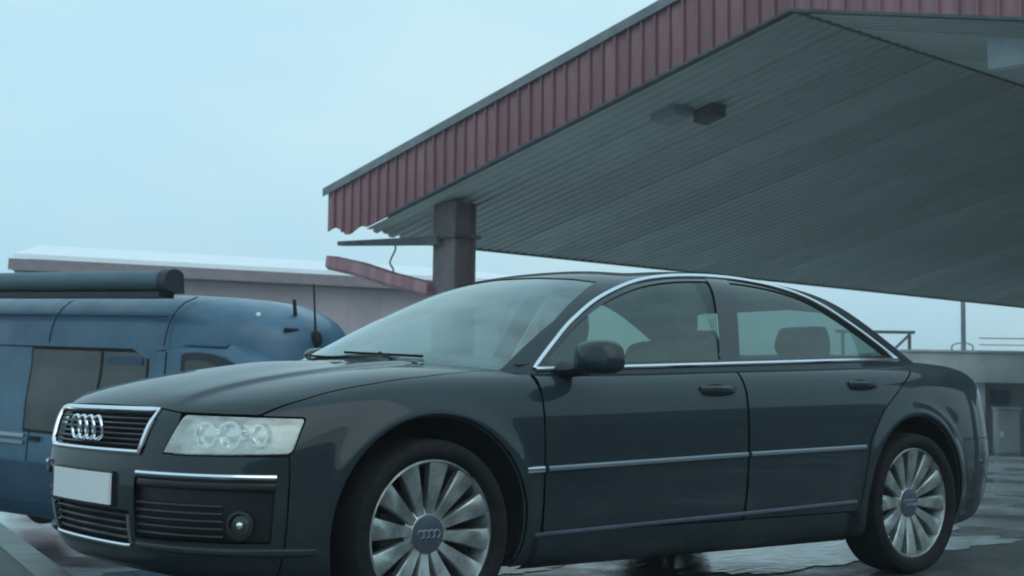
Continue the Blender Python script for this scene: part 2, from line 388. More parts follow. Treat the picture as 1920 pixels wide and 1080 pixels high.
# ---------------------------------------------------------------- pitched canopy
CAN_O = (-8.75167, -4.59768, 0); CAN_ROT = R(-176.62563)
SL, RUN, RZ, EZ = .22913, 8.16, 5.0696, 3.2
can = empty('filling_station_canopy', CAN_O, (0, 0, CAN_ROT), 'pitched canopy with red standing seam gable trim, ribbed grey soffit and a torn corner', 'canopy')
FH, OV = .88, .56
NP = 40; PW = (RUN + OV) / NP
def fascia_mesh(sign, cut=None):
    """one sheet of the gable trim: from y=0 to PW down the slope, raised seam on its upper edge"""
    b = MB(); s = -SL
    def P(y, zz, x): return (x, sign * y, s * y + zz)
    t0, t1, g = 0.0, FH, .004
    lo = (lambda y: 0.0) if cut is None else (lambda y: max(0.0, cut(y) - s * y))
    n = 1 if cut is None else 5
    ys = np.linspace(g, PW - g, n + 1)
    for a, c in zip(ys[:-1], ys[1:]):
        b.add([P(a, lo(a), -.03), P(c, lo(c), -.03), P(c, t1, -.03), P(a, t1, -.03), P(a, lo(a), 0), P(c, lo(c), 0), P(c, t1, 0), P(a, t1, 0)],
              [(0, 1, 2, 3), (4, 7, 6, 5), (0, 4, 5, 1), (3, 2, 6, 7), (0, 3, 7, 4), (1, 5, 6, 2)])
    w = .024
    b.add([P(g, lo(g), -.075), P(g + w, lo(g), -.075), P(g + w, t1, -.075), P(g, t1, -.075), P(g, lo(g), -.03), P(g + w, lo(g), -.03), P(g + w, t1, -.03), P(g, t1, -.03)],
          [(0, 1, 2, 3), (0, 4, 5, 1), (3, 2, 6, 7), (0, 3, 7, 4), (1, 5, 6, 2)])
    return b
def me_of(b, m):
    o = b.build('tmp', m); me = o.data; bpy.data.objects.remove(o); return me
fl, fr_ = me_of(fascia_mesh(1), 'red_sheet'), me_of(fascia_mesh(-1), 'red_sheet')
for k in range(NP):
    y = k * PW
    if k < NP - 5:
        o = link('fascia_panel', fl, can, (0, y, RZ - SL * y))
    else:   # the torn end: the lower edge is ripped off level
        base = RZ - SL * y
        cutf = lambda yy, y=y, base=base, k=k: 3.30 + .05 * math.sin(9 * (y + yy)) - (.03 if k < NP - 2 else 0) - base
        o = fascia_mesh(1, cutf).build('fascia_panel', 'red_sheet', can, loc=(0, y, base))
    o.rotation_euler = (0, R(random.uniform(-.5, .5)), 0)
    link('fascia_panel', fr_, can, (0, -y, RZ - SL * y)).rotation_euler = (0, R(random.uniform(-.5, .5)), 0)
for sg in (1, -1):
    b = MB(); e = RUN + OV + .06
    z0, z1 = RZ + FH, RZ + FH - SL * e
    b.prism([(-.10, -.09), (-.10, .035), (.14, .05), (.14, .035), (-.085, .015), (-.085, -.09)], lambda x, z: (x, 0, z0 + z), lambda x, z: (x, sg * e, z1 + z))
    b.build('rake_cap', 'cap_grey', can)
    b = MB()   # lower edge trim of the gable trim
    e2_ = RUN - .95 if sg > 0 else RUN + OV
    b.prism([(-.085, -.010), (-.085, .022), (.02, .022), (.02, -.010)], lambda x, z: (x, 0, RZ - .012 + z), lambda x, z: (x, sg * e2_, RZ - .012 - SL * e2_ + z))
    b.build('rake_trim', 'steel_dark', can)
# ribbed soffit sheets, one metre each
NR, PITCH_R = 5, .2
CLEN = 27
def soffit_mesh(sign, torn=False):
    V = []; F = []
    prof = []
    for r in range(NR):
        a = r * PITCH_R
        prof += [(a + .005, 0), (a + .115, 0), (a + .132, .06), (a + .178, .06)]
    prof.append((NR * PITCH_R - .004, 0))
    ny = 2
    for x, h in prof:
        L = RUN - (.05 + .30 * (1 - x) + .05 * math.sin(x * 17) if torn else 0)
        for y in (0.0, L):
            V.append((x, sign * y, -SL * y + h))
    for i in range(len(prof) - 1): F.append((i * 2, i * 2 + 1, i * 2 + 3, i * 2 + 2))
    return mkmesh('soffit_panel', V, F, 'soffit')
sl_, sr_, st_ = soffit_mesh(1), soffit_mesh(-1), soffit_mesh(1, True)
for k in range(CLEN):
    link('soffit_panel', st_ if k == 0 else sl_, can, (.02 + k * 1.0, 0, RZ - .002))
    link('soffit_panel', sr_, can, (.02 + k * 1.0, 0, RZ - .002))
b = MB()
for sg in (1, -1):
    b.prism([(0, FH - .16), (RUN + OV - .02, FH - .16 - SL * (RUN + OV)), (RUN + OV - .02, FH - SL * (RUN + OV)), (0, FH)], lambda y, z: (.03, sg * y, RZ + z), lambda y, z: (CLEN, sg * y, RZ + z))
b.build('roof', 'cap_grey', can)
b = MB()
for sg in (1, -1): b.prism([(0, .06), (RUN - .8, .06 - SL * (RUN - .8)), (RUN - .8, .66 - SL * (RUN - .8)), (0, FH - .17)], lambda y, z: (CLEN - .1, sg * y, RZ + z), lambda y, z: (CLEN, sg * y, RZ + z))
b.build('gable_closure', 'steel_dark', can)
MB().box(.05, CLEN, -.035, .035, RZ - .012, RZ + .03).build('ridge_trim', 'steel_dark', can)
# eave closure boards above the soffit edge (the near eave whole, the far one starting past the torn corner)
MB().box(1.1, CLEN, RUN - .03, RUN + .03, EZ - .02, EZ + .62).build('eave_board', 'steel_dark', can)
MB().box(.05, CLEN, -RUN - .03, -RUN + .03, EZ - .04, EZ + .62).build('eave_board', 'red_sheet', can)
# columns: box stanchions with a cap plate and bolted base
def column(x, y):
    top = RZ - SL * abs(y); g0 = GLOW
    c = MB().box(x - .14, x + .14, y - .21, y + .21, g0, top - .02)
    for sx in (-.20, .14):
        c.box(x + sx, x + sx + .06, y - .25, y + .25, g0, top - .03)
    o = c.build('column', 'column_brown', can, bevel=.008)
    MB().box(x - .42, x + .42, y - .46, y + .46, g0, g0 + .06).build('base_plate', 'steel_dark', o)
    MB().box(x - .25, x + .25, y - .30, y + .30, top - .55, top - .5).build('cap_plate', 'steel_dark', o)
for cx in (.55, 25.0):
    for cy in (6.36, -6.36): column(cx, cy)
# beams under the soffit edge at the torn corner, the fallen gutter and the loose cable
b = MB().add([(.25, 8.85, 3.12), (.25, 6.4, 2.96), (.37, 6.4, 2.96), (.37, 8.85, 3.12), (.25, 8.85, 3.185), (.25, 6.4, 3.09), (.37, 6.4, 3.09), (.37, 8.85, 3.185)],
             [(0, 3, 2, 1), (4, 5, 6, 7), (0, 1, 5, 4), (1, 2, 6, 5), (2, 3, 7, 6), (3, 0, 4, 7)])
b.build('broken_beam', 'steel_dark', can)
g0 = np.array((.2, 8.88, 2.85)); g1 = np.array((.35, 6.58, 2.33)); ax = g1 - g0
V = []; prof = [(-.11, .10), (-.13, -.06), (-.07, -.12), (.07, -.12), (.13, -.06), (.11, .10), (.09, .09), (.10, -.05), (.05, -.10), (-.05, -.10), (-.10, -.05), (-.09, .09)]
for t in (0, .3, .6, 1):
    p = g0 + ax * t
    for a, c in prof: V.append(p + np.array((a, 0, c + .02 * math.sin(t * 6))))
k = len(prof); F = [(i * k + j, i * k + (j + 1) % k, (i + 1) * k + (j + 1) % k, (i + 1) * k + j) for i in range(3) for j in range(k)] + [tuple(range(k)), tuple(3 * k + j for j in range(k))]
MB().add(V, F).add([g0 + np.array((a, -.01, c)) for a, c in prof[:6]] + [g0 + np.array((a, .03, c)) for a, c in prof[:6]], [tuple(range(6)), tuple(range(6, 12))[::-1]] + [(i, (i + 1) % 6, 6 + (i + 1) % 6, 6 + i) for i in range(6)]).build('broken_gutter', 'red_sheet', can)
MB().tube(crspline([(.3, 7.44, 3.05), (.3, 7.43, 2.96), (.3, 7.53, 2.83), (.3, 7.55, 2.76), (.3, 7.47, 2.67), (.3, 7.48, 2.60)], 5), .014, 6).build('dangling_cable', 'steel_dark', can, smooth=True)
# lights and junction box fixed to the soffit
def on_soffit(name, x0, x1, y0, y1, h, m, inner=None):
    sg = 1 if y0 >= 0 else -1
    f = lambda x, y, z: (x, y, RZ - SL * abs(y) + z)
    xs = (x0, x1); c = [(x0, y0), (x1, y0), (x1, y1), (x0, y1)]
    b = MB().add([f(x, y, -h) for x, y in c] + [f(x, y, .0) for x, y in c], [(0, 3, 2, 1), (4, 5, 6, 7), (0, 1, 5, 4), (1, 2, 6, 5), (2, 3, 7, 6), (3, 0, 4, 7)])
    o = b.build(name, m, can, bevel=.012)
    if inner:
        e = .05; c = [(x0 + e, y0 + e), (x1 - e, y0 + e), (x1 - e, y1 - e), (x0 + e, y1 - e)]
        MB().add([f(x, y, -h - .015) for x, y in c] + [f(x, y, -h - .002) for x, y in c], [(0, 3, 2, 1), (4, 5, 6, 7), (0, 1, 5, 4), (1, 2, 6, 5), (2, 3, 7, 6), (3, 0, 4, 7)]).build('lens', inner, o)
on_soffit('soffit_light', .80, 1.18, 2.40, 2.82, .09, 'fixture_grey', 'fixture_grey')
on_soffit('junction_box', 1.24, 1.52, 2.16, 2.48, .16, 'steel_dark')
hl_ = MB().box(1.20, 1.38, -2.17, -1.60, 4.36, 4.70).build('hanging_light', 'fixture_white', can, bevel=.02)
for y_ in (-1.70, -2.07): MB().tube([(1.29, y_, 4.69), (1.29, y_, RZ - SL * abs(y_) + .02)], .012, 6).build('hanger_rod', 'steel_dark', hl_)

# ---------------------------------------------------------------- brown hall with a snow covered roof, left behind the van
HO = np.array((-9.55, -31.33)); HX = np.array((-.97554, .21981)); HN = np.array((-.21981, -.97554))   # along the eave, away from the lot
hall = empty('warehouse', (HO[0], HO[1], GLOW), (0, 0, math.atan2(HX[1], HX[0])), 'long brown panel clad hall with a snow covered roof beyond the blue van', 'building')
# local x along the eave, local y towards the lot is negative of HN -> flip sign below
ysg = 1 if (HN[0] * -HX[1] + HN[1] * HX[0]) > 0 else -1
HE = 4.2 - GLOW; HL, HD = 17.5, 20.0
def hb(name, m, x0, x1, d0, d1, z0, z1, parent=hall, bev=0):
    return MB().box(x0, x1, min(ysg * d0, ysg * d1), max(ysg * d0, ysg * d1), z0, z1).build(name, m, parent, bevel=bev)
SK = .2                                  # the end wall stands askew to the eave
def slab(name, m, x0, x1, d0, d1, z0, z1, parent=hall):
    c = [(x0 + SK * d0, d0), (x1, d0), (x1, d1), (x0 + SK * d1, d1)]
    return MB().add([(x, ysg * d, z0) for x, d in c] + [(x, ysg * d, z1) for x, d in c], [(0, 3, 2, 1), (4, 5, 6, 7), (0, 1, 5, 4), (1, 2, 6, 5), (2, 3, 7, 6), (3, 0, 4, 7)]).build(name, m, parent)
wall = slab('wall', 'wall_brown', .45, HL, .62, HD - .6, 0, HE - .32)
for k in range(16):
    hb('wall_panel', 'wall_brown', .60 + k * 1.0, 1.592 + k * 1.0, .608, .625, .1, HE - .34, wall)
hb('fascia_board', 'wall_fascia', 0, HL, .02, .10, HE - .30, HE - .01)
slab('soffit_board', 'wall_fascia', .08, HL, .1, HD, HE - .30, HE - .22)
rise = 1.22
def pitched(name, m, xs, e, z0, zr, th):
    c = [(xs + SK * e, e), (xs + SK * HD / 2, HD / 2), (xs + SK * (HD - e), HD - e)]
    V = []
    for dz in (0, th):
        for x, d in c: V.append((x, ysg * d, (zr if d == HD / 2 else z0) + dz))
        for x, d in c: V.append((HL, ysg * d, (zr if d == HD / 2 else z0) + dz))
    F = [(0, 1, 4, 3), (1, 2, 5, 4), (6, 9, 10, 7), (7, 10, 11, 8), (0, 3, 9, 6), (2, 8, 11, 5), (0, 6, 7, 1), (1, 7, 8, 2), (3, 4, 10, 9), (4, 5, 11, 10)]
    return MB().add(V, F).build(name, m, hall)
pitched('snow_layer', 'snow', .12, .02, HE, HE + rise, .13)
pitched('roof', 'wall_fascia', .2, .08, HE - .22, HE + rise - .03, .015)
hb('gutter_outlet', 'fixture_white', .20, .60, .30, .55, HE - .95, HE - .34, bev=.05)
hb('downpipe', 'wall_fascia', .30, .42, .40, .52, 0, HE - .95)

# ---------------------------------------------------------------- low concrete building at the right
LB = np.array((-33.3, -14.42)); LX = np.array((.7741, -.6330))   # from its right end towards the left
LBL = 8.6
low = empty('service_building', (LB[0], LB[1], GLOW), (0, 0, math.atan2(LX[1], LX[0])), 'low flat roofed grey concrete building with a rooftop railing', 'building')
LH = 2.80
def lb(name, m, x0, x1, y0, y1, z0, z1, parent=low, bev=0): return MB().box(x0, x1, y0, y1, z0, z1).build(name, m, parent, bevel=bev)
XL = 5.2
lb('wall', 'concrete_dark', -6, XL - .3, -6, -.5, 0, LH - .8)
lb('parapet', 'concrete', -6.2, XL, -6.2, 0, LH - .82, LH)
lb('coping', 'concrete', -6.24, XL + .04, -6.24, .05, LH + .003, LH + .06)
for k in range(5): lb('pilaster', 'concrete', 2.85 - k * 1.9, 3.05 - k * 1.9, -.5, -.2, 0, LH - .82)
lb('wall_box', 'van_low', 2.15, 2.60, -.5, -.38, 1.42, 1.78)
lb('rail_post', 'galv', 1.15, 1.21, -.42, -.36, 0, 1.9)
lb('window', 'van_glass', -.5, 1.0, -.5, -.46, 1.0, 1.9)
rl = MB()
for x in np.arange(-5, 3.0, 1.6): rl.box(x - .02, x + .02, -.5, -.46, LH + .05, LH + .42)
rl.box(-5, 2.9, -.49, -.47, LH + .40, LH + .43); rl.box(-5, 2.9, -.49, -.47, LH + .22, LH + .245)
rl.build('roof_railing', 'galv', low)
hp = MB().tube(crspline([(3.05, -.6, LH + .05), (3.05, -.6, LH + .20), (3.2, -.6, LH + .27), (3.45, -.6, LH + .27), (3.62, -.6, LH + .20), (3.62, -.6, LH + .02)], 5), .022, 6); hp.build('vent_pipe', 'galv', low, smooth=True)

cab = empty('utility_cabinet', tuple(np.array((LB[0], LB[1], GLOW)) + np.array((LX[0], LX[1], 0)) * 2.42), (0, 0, math.atan2(LX[1], LX[0])), 'pale grey utility cabinet standing against the low concrete building', 'cabinet')
MB().box(-.31, .31, .02, .42, .06, 1.26).build('housing', 'door_grey', cab, bevel=.02)
MB().box(-.34, .34, .0, .45, 1.262, 1.31).build('lid', 'concrete', cab)
MB().box(-.30, .30, .03, .41, 0, .058).build('plinth', 'concrete_dark', cab)
MB().box(-.28, .28, .4205, .432, .10, 1.22).build('door', 'door_grey', cab)
MB().box(.17, .25, .4325, .46, .52, .66).build('latch', 'plate', cab)
# lamp post behind the low building
pole = empty('street_lamp', (-31.16, -17.0, GLOW), (0, 0, R(40)), 'slim grey lamp post standing behind the low concrete building', 'street lamp')
MB().tube([(0, 0, 0), (0, 0, 4), (0, 0, 9)], [.075, .066, .05], 10).build('post', 'galv', pole, smooth=True)
MB().tube(crspline([(0, 0, 8.95), (.2, 0, 9.3), (1.0, 0, 9.45)], 5), .035, 8).build('arm', 'galv', pole, smooth=True)
MB().box(.9, 1.55, -.14, .14, 9.36, 9.50).build('lamp_head', 'fixture_grey', pole, bevel=.03)
# braced steel frame next to it
fr = empty('steel_frame', (-30.55, -18.34, GLOW), (0, 0, math.atan2(-.6330, .7741)), 'braced steel gantry frame sticking up past the rear window of the saloon', 'frame')
MB().box(-.04, .04, -.04, .04, 0, 3.34).build('upright', 'steel_dark', fr)
MB().box(1.85, 1.93, -.04, .04, 0, 3.34).build('upright', 'steel_dark', fr)
MB().box(-.15, 2.1, -.045, .045, 3.345, 3.43).build('crossbar', 'steel_dark', fr)
MB().tube([(-.02, 0, 3.34), (1.0, 0, 2.35)], .04, 6).build('brace', 'steel_dark', fr)

# ---------------------------------------------------------------- blue high roof camper van
vf = np.array([-.269, .963, -.028]); vf /= np.linalg.norm(vf)
vr = np.cross(vf, [0, 0, 1.]); vr /= np.linalg.norm(vr); vu = np.cross(vr, vf)
VO = np.array((-1.2332, -7.1854, -.6127))
van = empty('camper_van', label='blue high roof camper van with a rolled awning along its roof edge', cat='van')
van.matrix_world = mathutils.Matrix(((vf[0], -vr[0], vu[0], VO[0]), (vf[1], -vr[1], vu[1], VO[1]), (vf[2], -vr[2], vu[2], VO[2]), (0, 0, 0, 1)))
VW = 1.86
def vsec(x, zt, w0, w1, zb=.38, n=7):
    """half-open body section: right side up, over, left side down; w = inset at belt and top"""
    pts = []
    side = [(w0 + .03, zb), (w0, zb + .12), (w0, 1.02), (w0 + .012, 1.12), (w0 + .025, 1.35), (w1 * .75 + w0 * .25 + .03, zt * .5 + .7), (w1 + .02, zt - .08), (w1 + .10, zt)]
    side = [(y, min(z, zt)) for y, z in side]
    pts = [(x, y, z) for y, z in side] + [(x, VW - y, z) for y, z in side[::-1]]
    return pts
st = [(-2.75, 1.9, .05, .16), (-2.6, 1.9, .02, .09), (-1.0, 1.9, 0, .06), (1.0, 1.9, 0, .06), (2.0, 1.9, 0, .06), (2.6, 1.88, .01, .09), (2.85, 1.72, .02, .13), (3.1, 1.5, .04, .15), (3.35, 1.27, .07, .17), (3.7, 1.12, .13, .22), (3.95, .98, .24, .32), (4.05, .72, .34, .42)]
secs = [vsec(*s_) for s_ in st]; k = len(secs[0])
V = [p for s_ in secs for p in s_]
F = [(i * k + j, i * k + j + 1, (i + 1) * k + j + 1, (i + 1) * k + j) for i in range(len(secs) - 1) for j in range(k - 1)]
F += [tuple(range(k)), tuple((len(secs) - 1) * k + j for j in range(k))[::-1], tuple()][:2]
F += [(i * k, (i + 1) * k, (i + 1) * k + k - 1, i * k + k - 1) for i in range(len(secs) - 1)]
vb = MB().add(V, F).build('body', 'van_blue', van, smooth=True)
# moulded high roof, rounded to the front
V = []; nth, nph = 64, 12
xa, yc = 1.55, VW / 2
for ip in range(nph + 1):
    ph = ip / nph * math.pi / 2
    rho = math.cos(ph) ** .42; ze = math.sin(ph) ** .80
    for it in range(nth):
        th = 2 * math.pi * it / nth; c, s_ = math.cos(th), math.sin(th)
        if c > 0: x = xa + 1.30 * abs(c) ** .92 * (math.cos(ph) ** .75)
        else: x = xa - 4.25 * abs(c) ** .35 * rho
        y = yc + .865 * math.copysign(abs(s_) ** (.80 if c > 0 else .45), s_) * rho
        V.append((x, y, 1.83 + .47 * ze - (.22 * max(c, 0) ** .5 if ip == 0 else 0)))
F = [(i * nth + j, i * nth + (j + 1) % nth, (i + 1) * nth + (j + 1) % nth, (i + 1) * nth + j) for i in range(nph) for j in range(nth)]
MB().add(V, F).build('high_roof', 'van_blue', van, smooth=True)
# awning cassette along the right roof edge
b = MB(); prof = [(.04, 2.285)] + [(-.06 + .10 * math.cos(t), 2.37 + .085 * math.sin(t)) for t in np.linspace(R(35), R(235), 16)]
b.prism(prof, lambda y, z: (-2.5, y, z), lambda y, z: (2.06, y, z)); aw = b.build('awning', 'awning_grey', van, smooth=True)
b = MB(); b.prism([(y * 1.03 - .002, z + (.006 if z > 2.4 else -.01)) for y, z in prof], lambda y, z: (2.063, y, z), lambda y, z: (2.17, y, z)); b.build('end_cap', 'awning_dark', aw, smooth=True)
MB().box(-2.5, 2.06, -.125, .03, 2.235, 2.282).build('awning_rail', 'awning_dark', aw)
def vside(z):   # right body side
    return .0 if z < 1.02 else (.012 if z < 1.15 else .045)
def vplate(name, pts, m, off=.006, depth=.02, parent=None):
    b = MB()
    def y_at(x, z):
        i = max(j for j, s_ in enumerate(st) if s_[0] <= x + 1e-6); i = min(i, len(st) - 2)
        f = (x - st[i][0]) / (st[i + 1][0] - st[i][0]); zt = st[i][1] + (st[i + 1][1] - st[i][1]) * f
        w0 = st[i][2] + (st[i + 1][2] - st[i][2]) * f; w1 = st[i][3] + (st[i + 1][3] - st[i][3]) * f
        P = [(w0 + .03, .38), (w0, .5), (w0, 1.02), (w0 + .012, 1.12), (w0 + .025, 1.35), (w1 * .75 + w0 * .25 + .03, zt * .5 + .7), (w1 + .02, zt - .08), (w1 + .10, zt)]
        return float(np.interp(z, [p[1] for p in P], [p[0] for p in P]))
    zs_ = [p[1] for p in pts]; lev = sorted(set(np.linspace(min(zs_), max(zs_), max(2, int((max(zs_) - min(zs_)) / .05) + 1)).tolist() + zs_)); rows = []
    for z in lev:
        xs = []
        for (xa_, za_), (xb_, zb_) in zip(pts, pts[1:] + pts[:1]):
            if min(za_, zb_) - 1e-9 <= z <= max(za_, zb_) + 1e-9:
                xs += [xa_, xb_] if abs(za_ - zb_) < 1e-9 else [xa_ + (xb_ - xa_) * (z - za_) / (zb_ - za_)]
        rows.append((z, min(xs), max(xs)))
    V = []
    for z, x0, x1 in rows:
        n_ = 9
        for t in range(n_): x = x0 + (x1 - x0) * t / (n_ - 1); V.append((x, y_at(x, z) - off, z))
        for t in range(n_): x = x0 + (x1 - x0) * t / (n_ - 1); V.append((x, y_at(x, z) + depth, z))
    F = []; w_ = 18; r_ = len(rows)
    for i in range(r_ - 1):
        for t in range(8): F += [(i * w_ + t, i * w_ + t + 1, (i + 1) * w_ + t + 1, (i + 1) * w_ + t), (i * w_ + 9 + t, (i + 1) * w_ + 9 + t, (i + 1) * w_ + 10 + t, i * w_ + 10 + t)]
        F += [(i * w_, (i + 1) * w_, (i + 1) * w_ + 9, i * w_ + 9), (i * w_ + 8, i * w_ + 17, (i + 1) * w_ + 17, (i + 1) * w_ + 8)]
    for t in range(8): F += [(t, t + 9, t + 10, t + 1), ((r_ - 1) * w_ + t, (r_ - 1) * w_ + t + 1, (r_ - 1) * w_ + t + 10, (r_ - 1) * w_ + t + 9)]
    b.add(V, F)
    return b.build(name, m, parent or van)
vplate('window_seal', [(.235, 1.09), (1.785, 1.075), (1.745, 1.822), (.215, 1.822)], 'inner_dark', off=.003)
vplate('window', [(.26, 1.12), (1.15, 1.10), (1.15, 1.80), (.24, 1.80)], 'van_glass')
w2 = vplate('window', [(1.19, 1.10), (1.76, 1.10), (1.72, 1.80), (1.19, 1.80)], 'van_glass')
vplate('vent_panel', [(1.24, 1.70), (1.68, 1.70), (1.68, 1.765), (1.24, 1.765)], 'van_low', off=.014, parent=w2)
arc = [(2.13, 1.10), (2.86, 1.12)] + [tuple(map(float, p)) for p in crspline([(2.90, 1.30), (2.86, 1.56), (2.72, 1.72), (2.50, 1.80), (2.28, 1.82), (2.12, 1.80)], 4)]
cw = vplate('cab_window_frame', arc, 'awning_dark', off=.004)
arc2 = [(2.19, 1.13), (2.78, 1.15)] + [tuple(map(float, p)) for p in crspline([(2.82, 1.32), (2.77, 1.52), (2.65, 1.66), (2.46, 1.735), (2.28, 1.76), (2.175, 1.745)], 4)]
vplate('pane', arc2, 'van_glass', off=.009, parent=cw)
# seams and mouldings
vplate('door_seam', [(.285, .42), (.30, .42), (.39, 1.80), (.50, 1.875), (.485, 1.875), (.375, 1.80)], 'inner_dark', off=.003)
vplate('door_seam', [(1.925, .42), (1.94, .42), (1.955, 1.86), (1.94, 1.86)], 'inner_dark', off=.003)
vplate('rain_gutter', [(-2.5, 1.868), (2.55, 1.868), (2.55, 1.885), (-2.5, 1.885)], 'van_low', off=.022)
vplate('roof_seam', [(-2.5, 1.82), (1.93, 1.82), (1.93, 1.833), (-2.5, 1.833)], 'inner_dark', off=.003)
vplate('side_moulding', [(-2.5, 1.045), (.28, 1.045), (.28, 1.075), (-2.5, 1.075)], 'satin_trim', off=.02)
vplate('side_moulding', [(-2.5, .985), (.28, .985), (.28, 1.015), (-2.5, 1.015)], 'satin_trim', off=.02)
vplate('lower_band', [(-2.5, .40), (2.2, .40), (2.2, .84), (-2.5, .84)], 'van_low', off=.016)  # darker blue sheet along the lower flank
vplate('door_handle', [(1.99, 1.02), (2.16, 1.02), (2.16, 1.06), (1.99, 1.06)], 'inner_dark', off=.03)
vplate('door_handle', [(.36, 1.02), (.50, 1.02), (.50, 1.06), (.36, 1.06)], 'inner_dark', off=.03)
vplate('door_seam', [(2.92, .60), (2.932, .60), (2.955, 1.10), (2.943, 1.10)], 'inner_dark', off=.003)
# roof dome seams, aerials and marker lamp
def dome_y(x, z):  # right flank of the dome, for thin seam strips
    ze = min(max((z - 1.83) / .47, 0), 1) ** (1 / .80); ph = math.asin(ze); return yc - .865 * math.cos(ph) ** .42
zz = np.linspace(1.86, 2.27, 9)
for x0 in (.46, 1.93):
    MB().tube([(x0 + .12 * (z - 1.86), dome_y(0, z) - .001, z) for z in zz], .0055, 5).build('roof_joint', 'inner_dark', van)
MB().tube([(x, dome_y(0, 2.10) - .002, 2.10) for x in np.linspace(-2.2, 1.9, 12)], .006, 5).build('roof_crease', 'van_low', van)
def dome_pt(th, ph):
    c, s_ = math.cos(th), math.sin(th)
    return np.array((xa + 1.30 * abs(c) ** .92 * math.cos(ph) ** .75, yc + .865 * math.copysign(abs(s_) ** .80, s_) * math.cos(ph) ** .42, 1.83 + .47 * math.sin(ph) ** .80))
def blob(name, p, r, m, sx=1, sy=1, sz=1):
    V = []; n1, n2 = 8, 12
    for i in range(n1 + 1):
        a = math.pi * i / n1
        for j in range(n2): t = 2 * math.pi * j / n2; V.append((p[0] + r * sx * math.sin(a) * math.cos(t), p[1] + r * sy * math.sin(a) * math.sin(t), p[2] + r * sz * math.cos(a)))
    return MB().add(V, [(i * n2 + j, i * n2 + (j + 1) % n2, (i + 1) * n2 + (j + 1) % n2, (i + 1) * n2 + j) for i in range(n1) for j in range(n2)]).build(name, m, van, smooth=True)
pb = dome_pt(-.05, .20); blob('aerial_base', pb, .062, 'inner_dark', 1.0, .7, 1.2)
MB().tube([pb, pb + np.array((-.02, .0, .18)), pb + np.array((-.05, 0, .45))], [.013, .009, .006], 6).build('aerial', 'inner_dark', van)
pb2 = dome_pt(-.10, .66); MB().tube([pb2, pb2 + np.array((-.02, 0, .13))], [.018, .014], 6).build('aerial', 'inner_dark', van)
pb3 = dome_pt(-.26, .34); MB().tube([pb3 + np.array((0, -.07, 0)), pb3 + np.array((.0, .07, 0))], .018, 6).build('lamp_bar', 'inner_dark', van)
blob('marker_lamp', dome_pt(-.50, .62), .022, 'plate')
# screen, bonnet lights, bumper, wheels (mostly hidden behind the saloon)
b = MB().add([(2.93, .22, 1.66), (3.36, .30, 1.285), (3.36, VW - .30, 1.285), (2.93, VW - .22, 1.66), (2.90, .22, 1.64), (3.33, .30, 1.265), (3.33, VW - .30, 1.265), (2.90, VW - .22, 1.64)],
             [(0, 1, 2, 3), (4, 7, 6, 5), (0, 4, 5, 1), (1, 5, 6, 2), (2, 6, 7, 3), (3, 7, 4, 0)])
b.build('windscreen', 'van_glass', van)
for y0 in (.30, VW - .62): MB().box(3.9, 4.03, y0, y0 + .32, .76, .92).build('headlight', 'lamp_shell', van, bevel=.02)
MB().box(3.86, 4.14, .26, VW - .26, .36, .66).build('bumper', 'black_trim', van, bevel=.05)
def wheel_simple(parent, x, y, r, w):
    b = MB().lathe([(r * .55, -w / 2), (r * .93, -w / 2), (r, -w / 2 + .03), (r, w / 2 - .03), (r * .93, w / 2), (r * .55, w / 2)], 32)
    t = b.build('wheel', 'tyre', parent, smooth=True, loc=(x, y, r))
    MB().lathe([(0, -w / 2 + .02), (r * .3, -w / 2 + .01), (r * .57, -w / 2 + .03), (r * .57, w / 2 - .03), (0, w / 2 - .03)], 24).build('rim', 'alloy', t, smooth=True)
for x in (3.15, -1.75):
    for y in (.10, VW - .10): wheel_simple(van, x, y, .34, .21)

# unseen house added to give the saloon's doors and glass dark reflections
hs = empty('reflection_house', (2.0, 21.0, 0), (0, 0, R(4)), 'added unseen dark brick house, placed to darken the reflections in the saloon', 'house')
MB().box(-52, 22, 0, 9, 0, 3.3).build('wall', 'house_brick', hs)
b = MB(); b.prism([(-.5, 3.2), (4.5, 6.0), (9.5, 3.2), (9.5, 3.36), (4.5, 6.18), (-.5, 3.36)], lambda y, z: (-52.5, y, z), lambda y, z: (22.5, y, z)); b.build('roof', 'house_roof', hs)
b = MB(); b.prism([(0, 3.28), (4.5, 5.8), (9, 3.28)], lambda y, z: (-52, y, z), lambda y, z: (-51.8, y, z)); b.build('gable', 'house_brick', hs)
b = MB(); b.prism([(0, 3.28), (4.5, 5.8), (9, 3.28)], lambda y, z: (21.8, y, z), lambda y, z: (22, y, z)); b.build('gable', 'house_brick', hs)
for k in range(18):
    wn_ = MB().box(-50 + k * 4, -48.4 + k * 4, -.03, .06, 1.0, 2.3).build('window', 'fixture_white', hs)
    MB().box(-49.92 + k * 4, -48.48 + k * 4, -.045, -.032, 1.08, 2.22).build('pane', 'van_glass', wn_)

# thin scattering volume added to lift the blacks like a veil of glare
hz_m = bpy.data.materials.new('veil_haze'); hz_m.use_nodes = True; hz_m.node_tree.nodes.clear()
_o = hz_m.node_tree.nodes.new('ShaderNodeOutputMaterial'); _v = hz_m.node_tree.nodes.new('ShaderNodeVolumePrincipled')
_v.inputs['Color'].default_value = (.93, .96, .97, 1); _v.inputs['Density'].default_value = .0026; _v.inputs['Anisotropy'].default_value = .2
hz_m.node_tree.links.new(_v.outputs[0], _o.inputs['Volume']); MATS['veil_haze'] = hz_m
tagged(MB().box(-440, 440, -440, 440, GLOW - 1, 10.2).build('veil_haze', 'veil_haze'), kind='stuff')

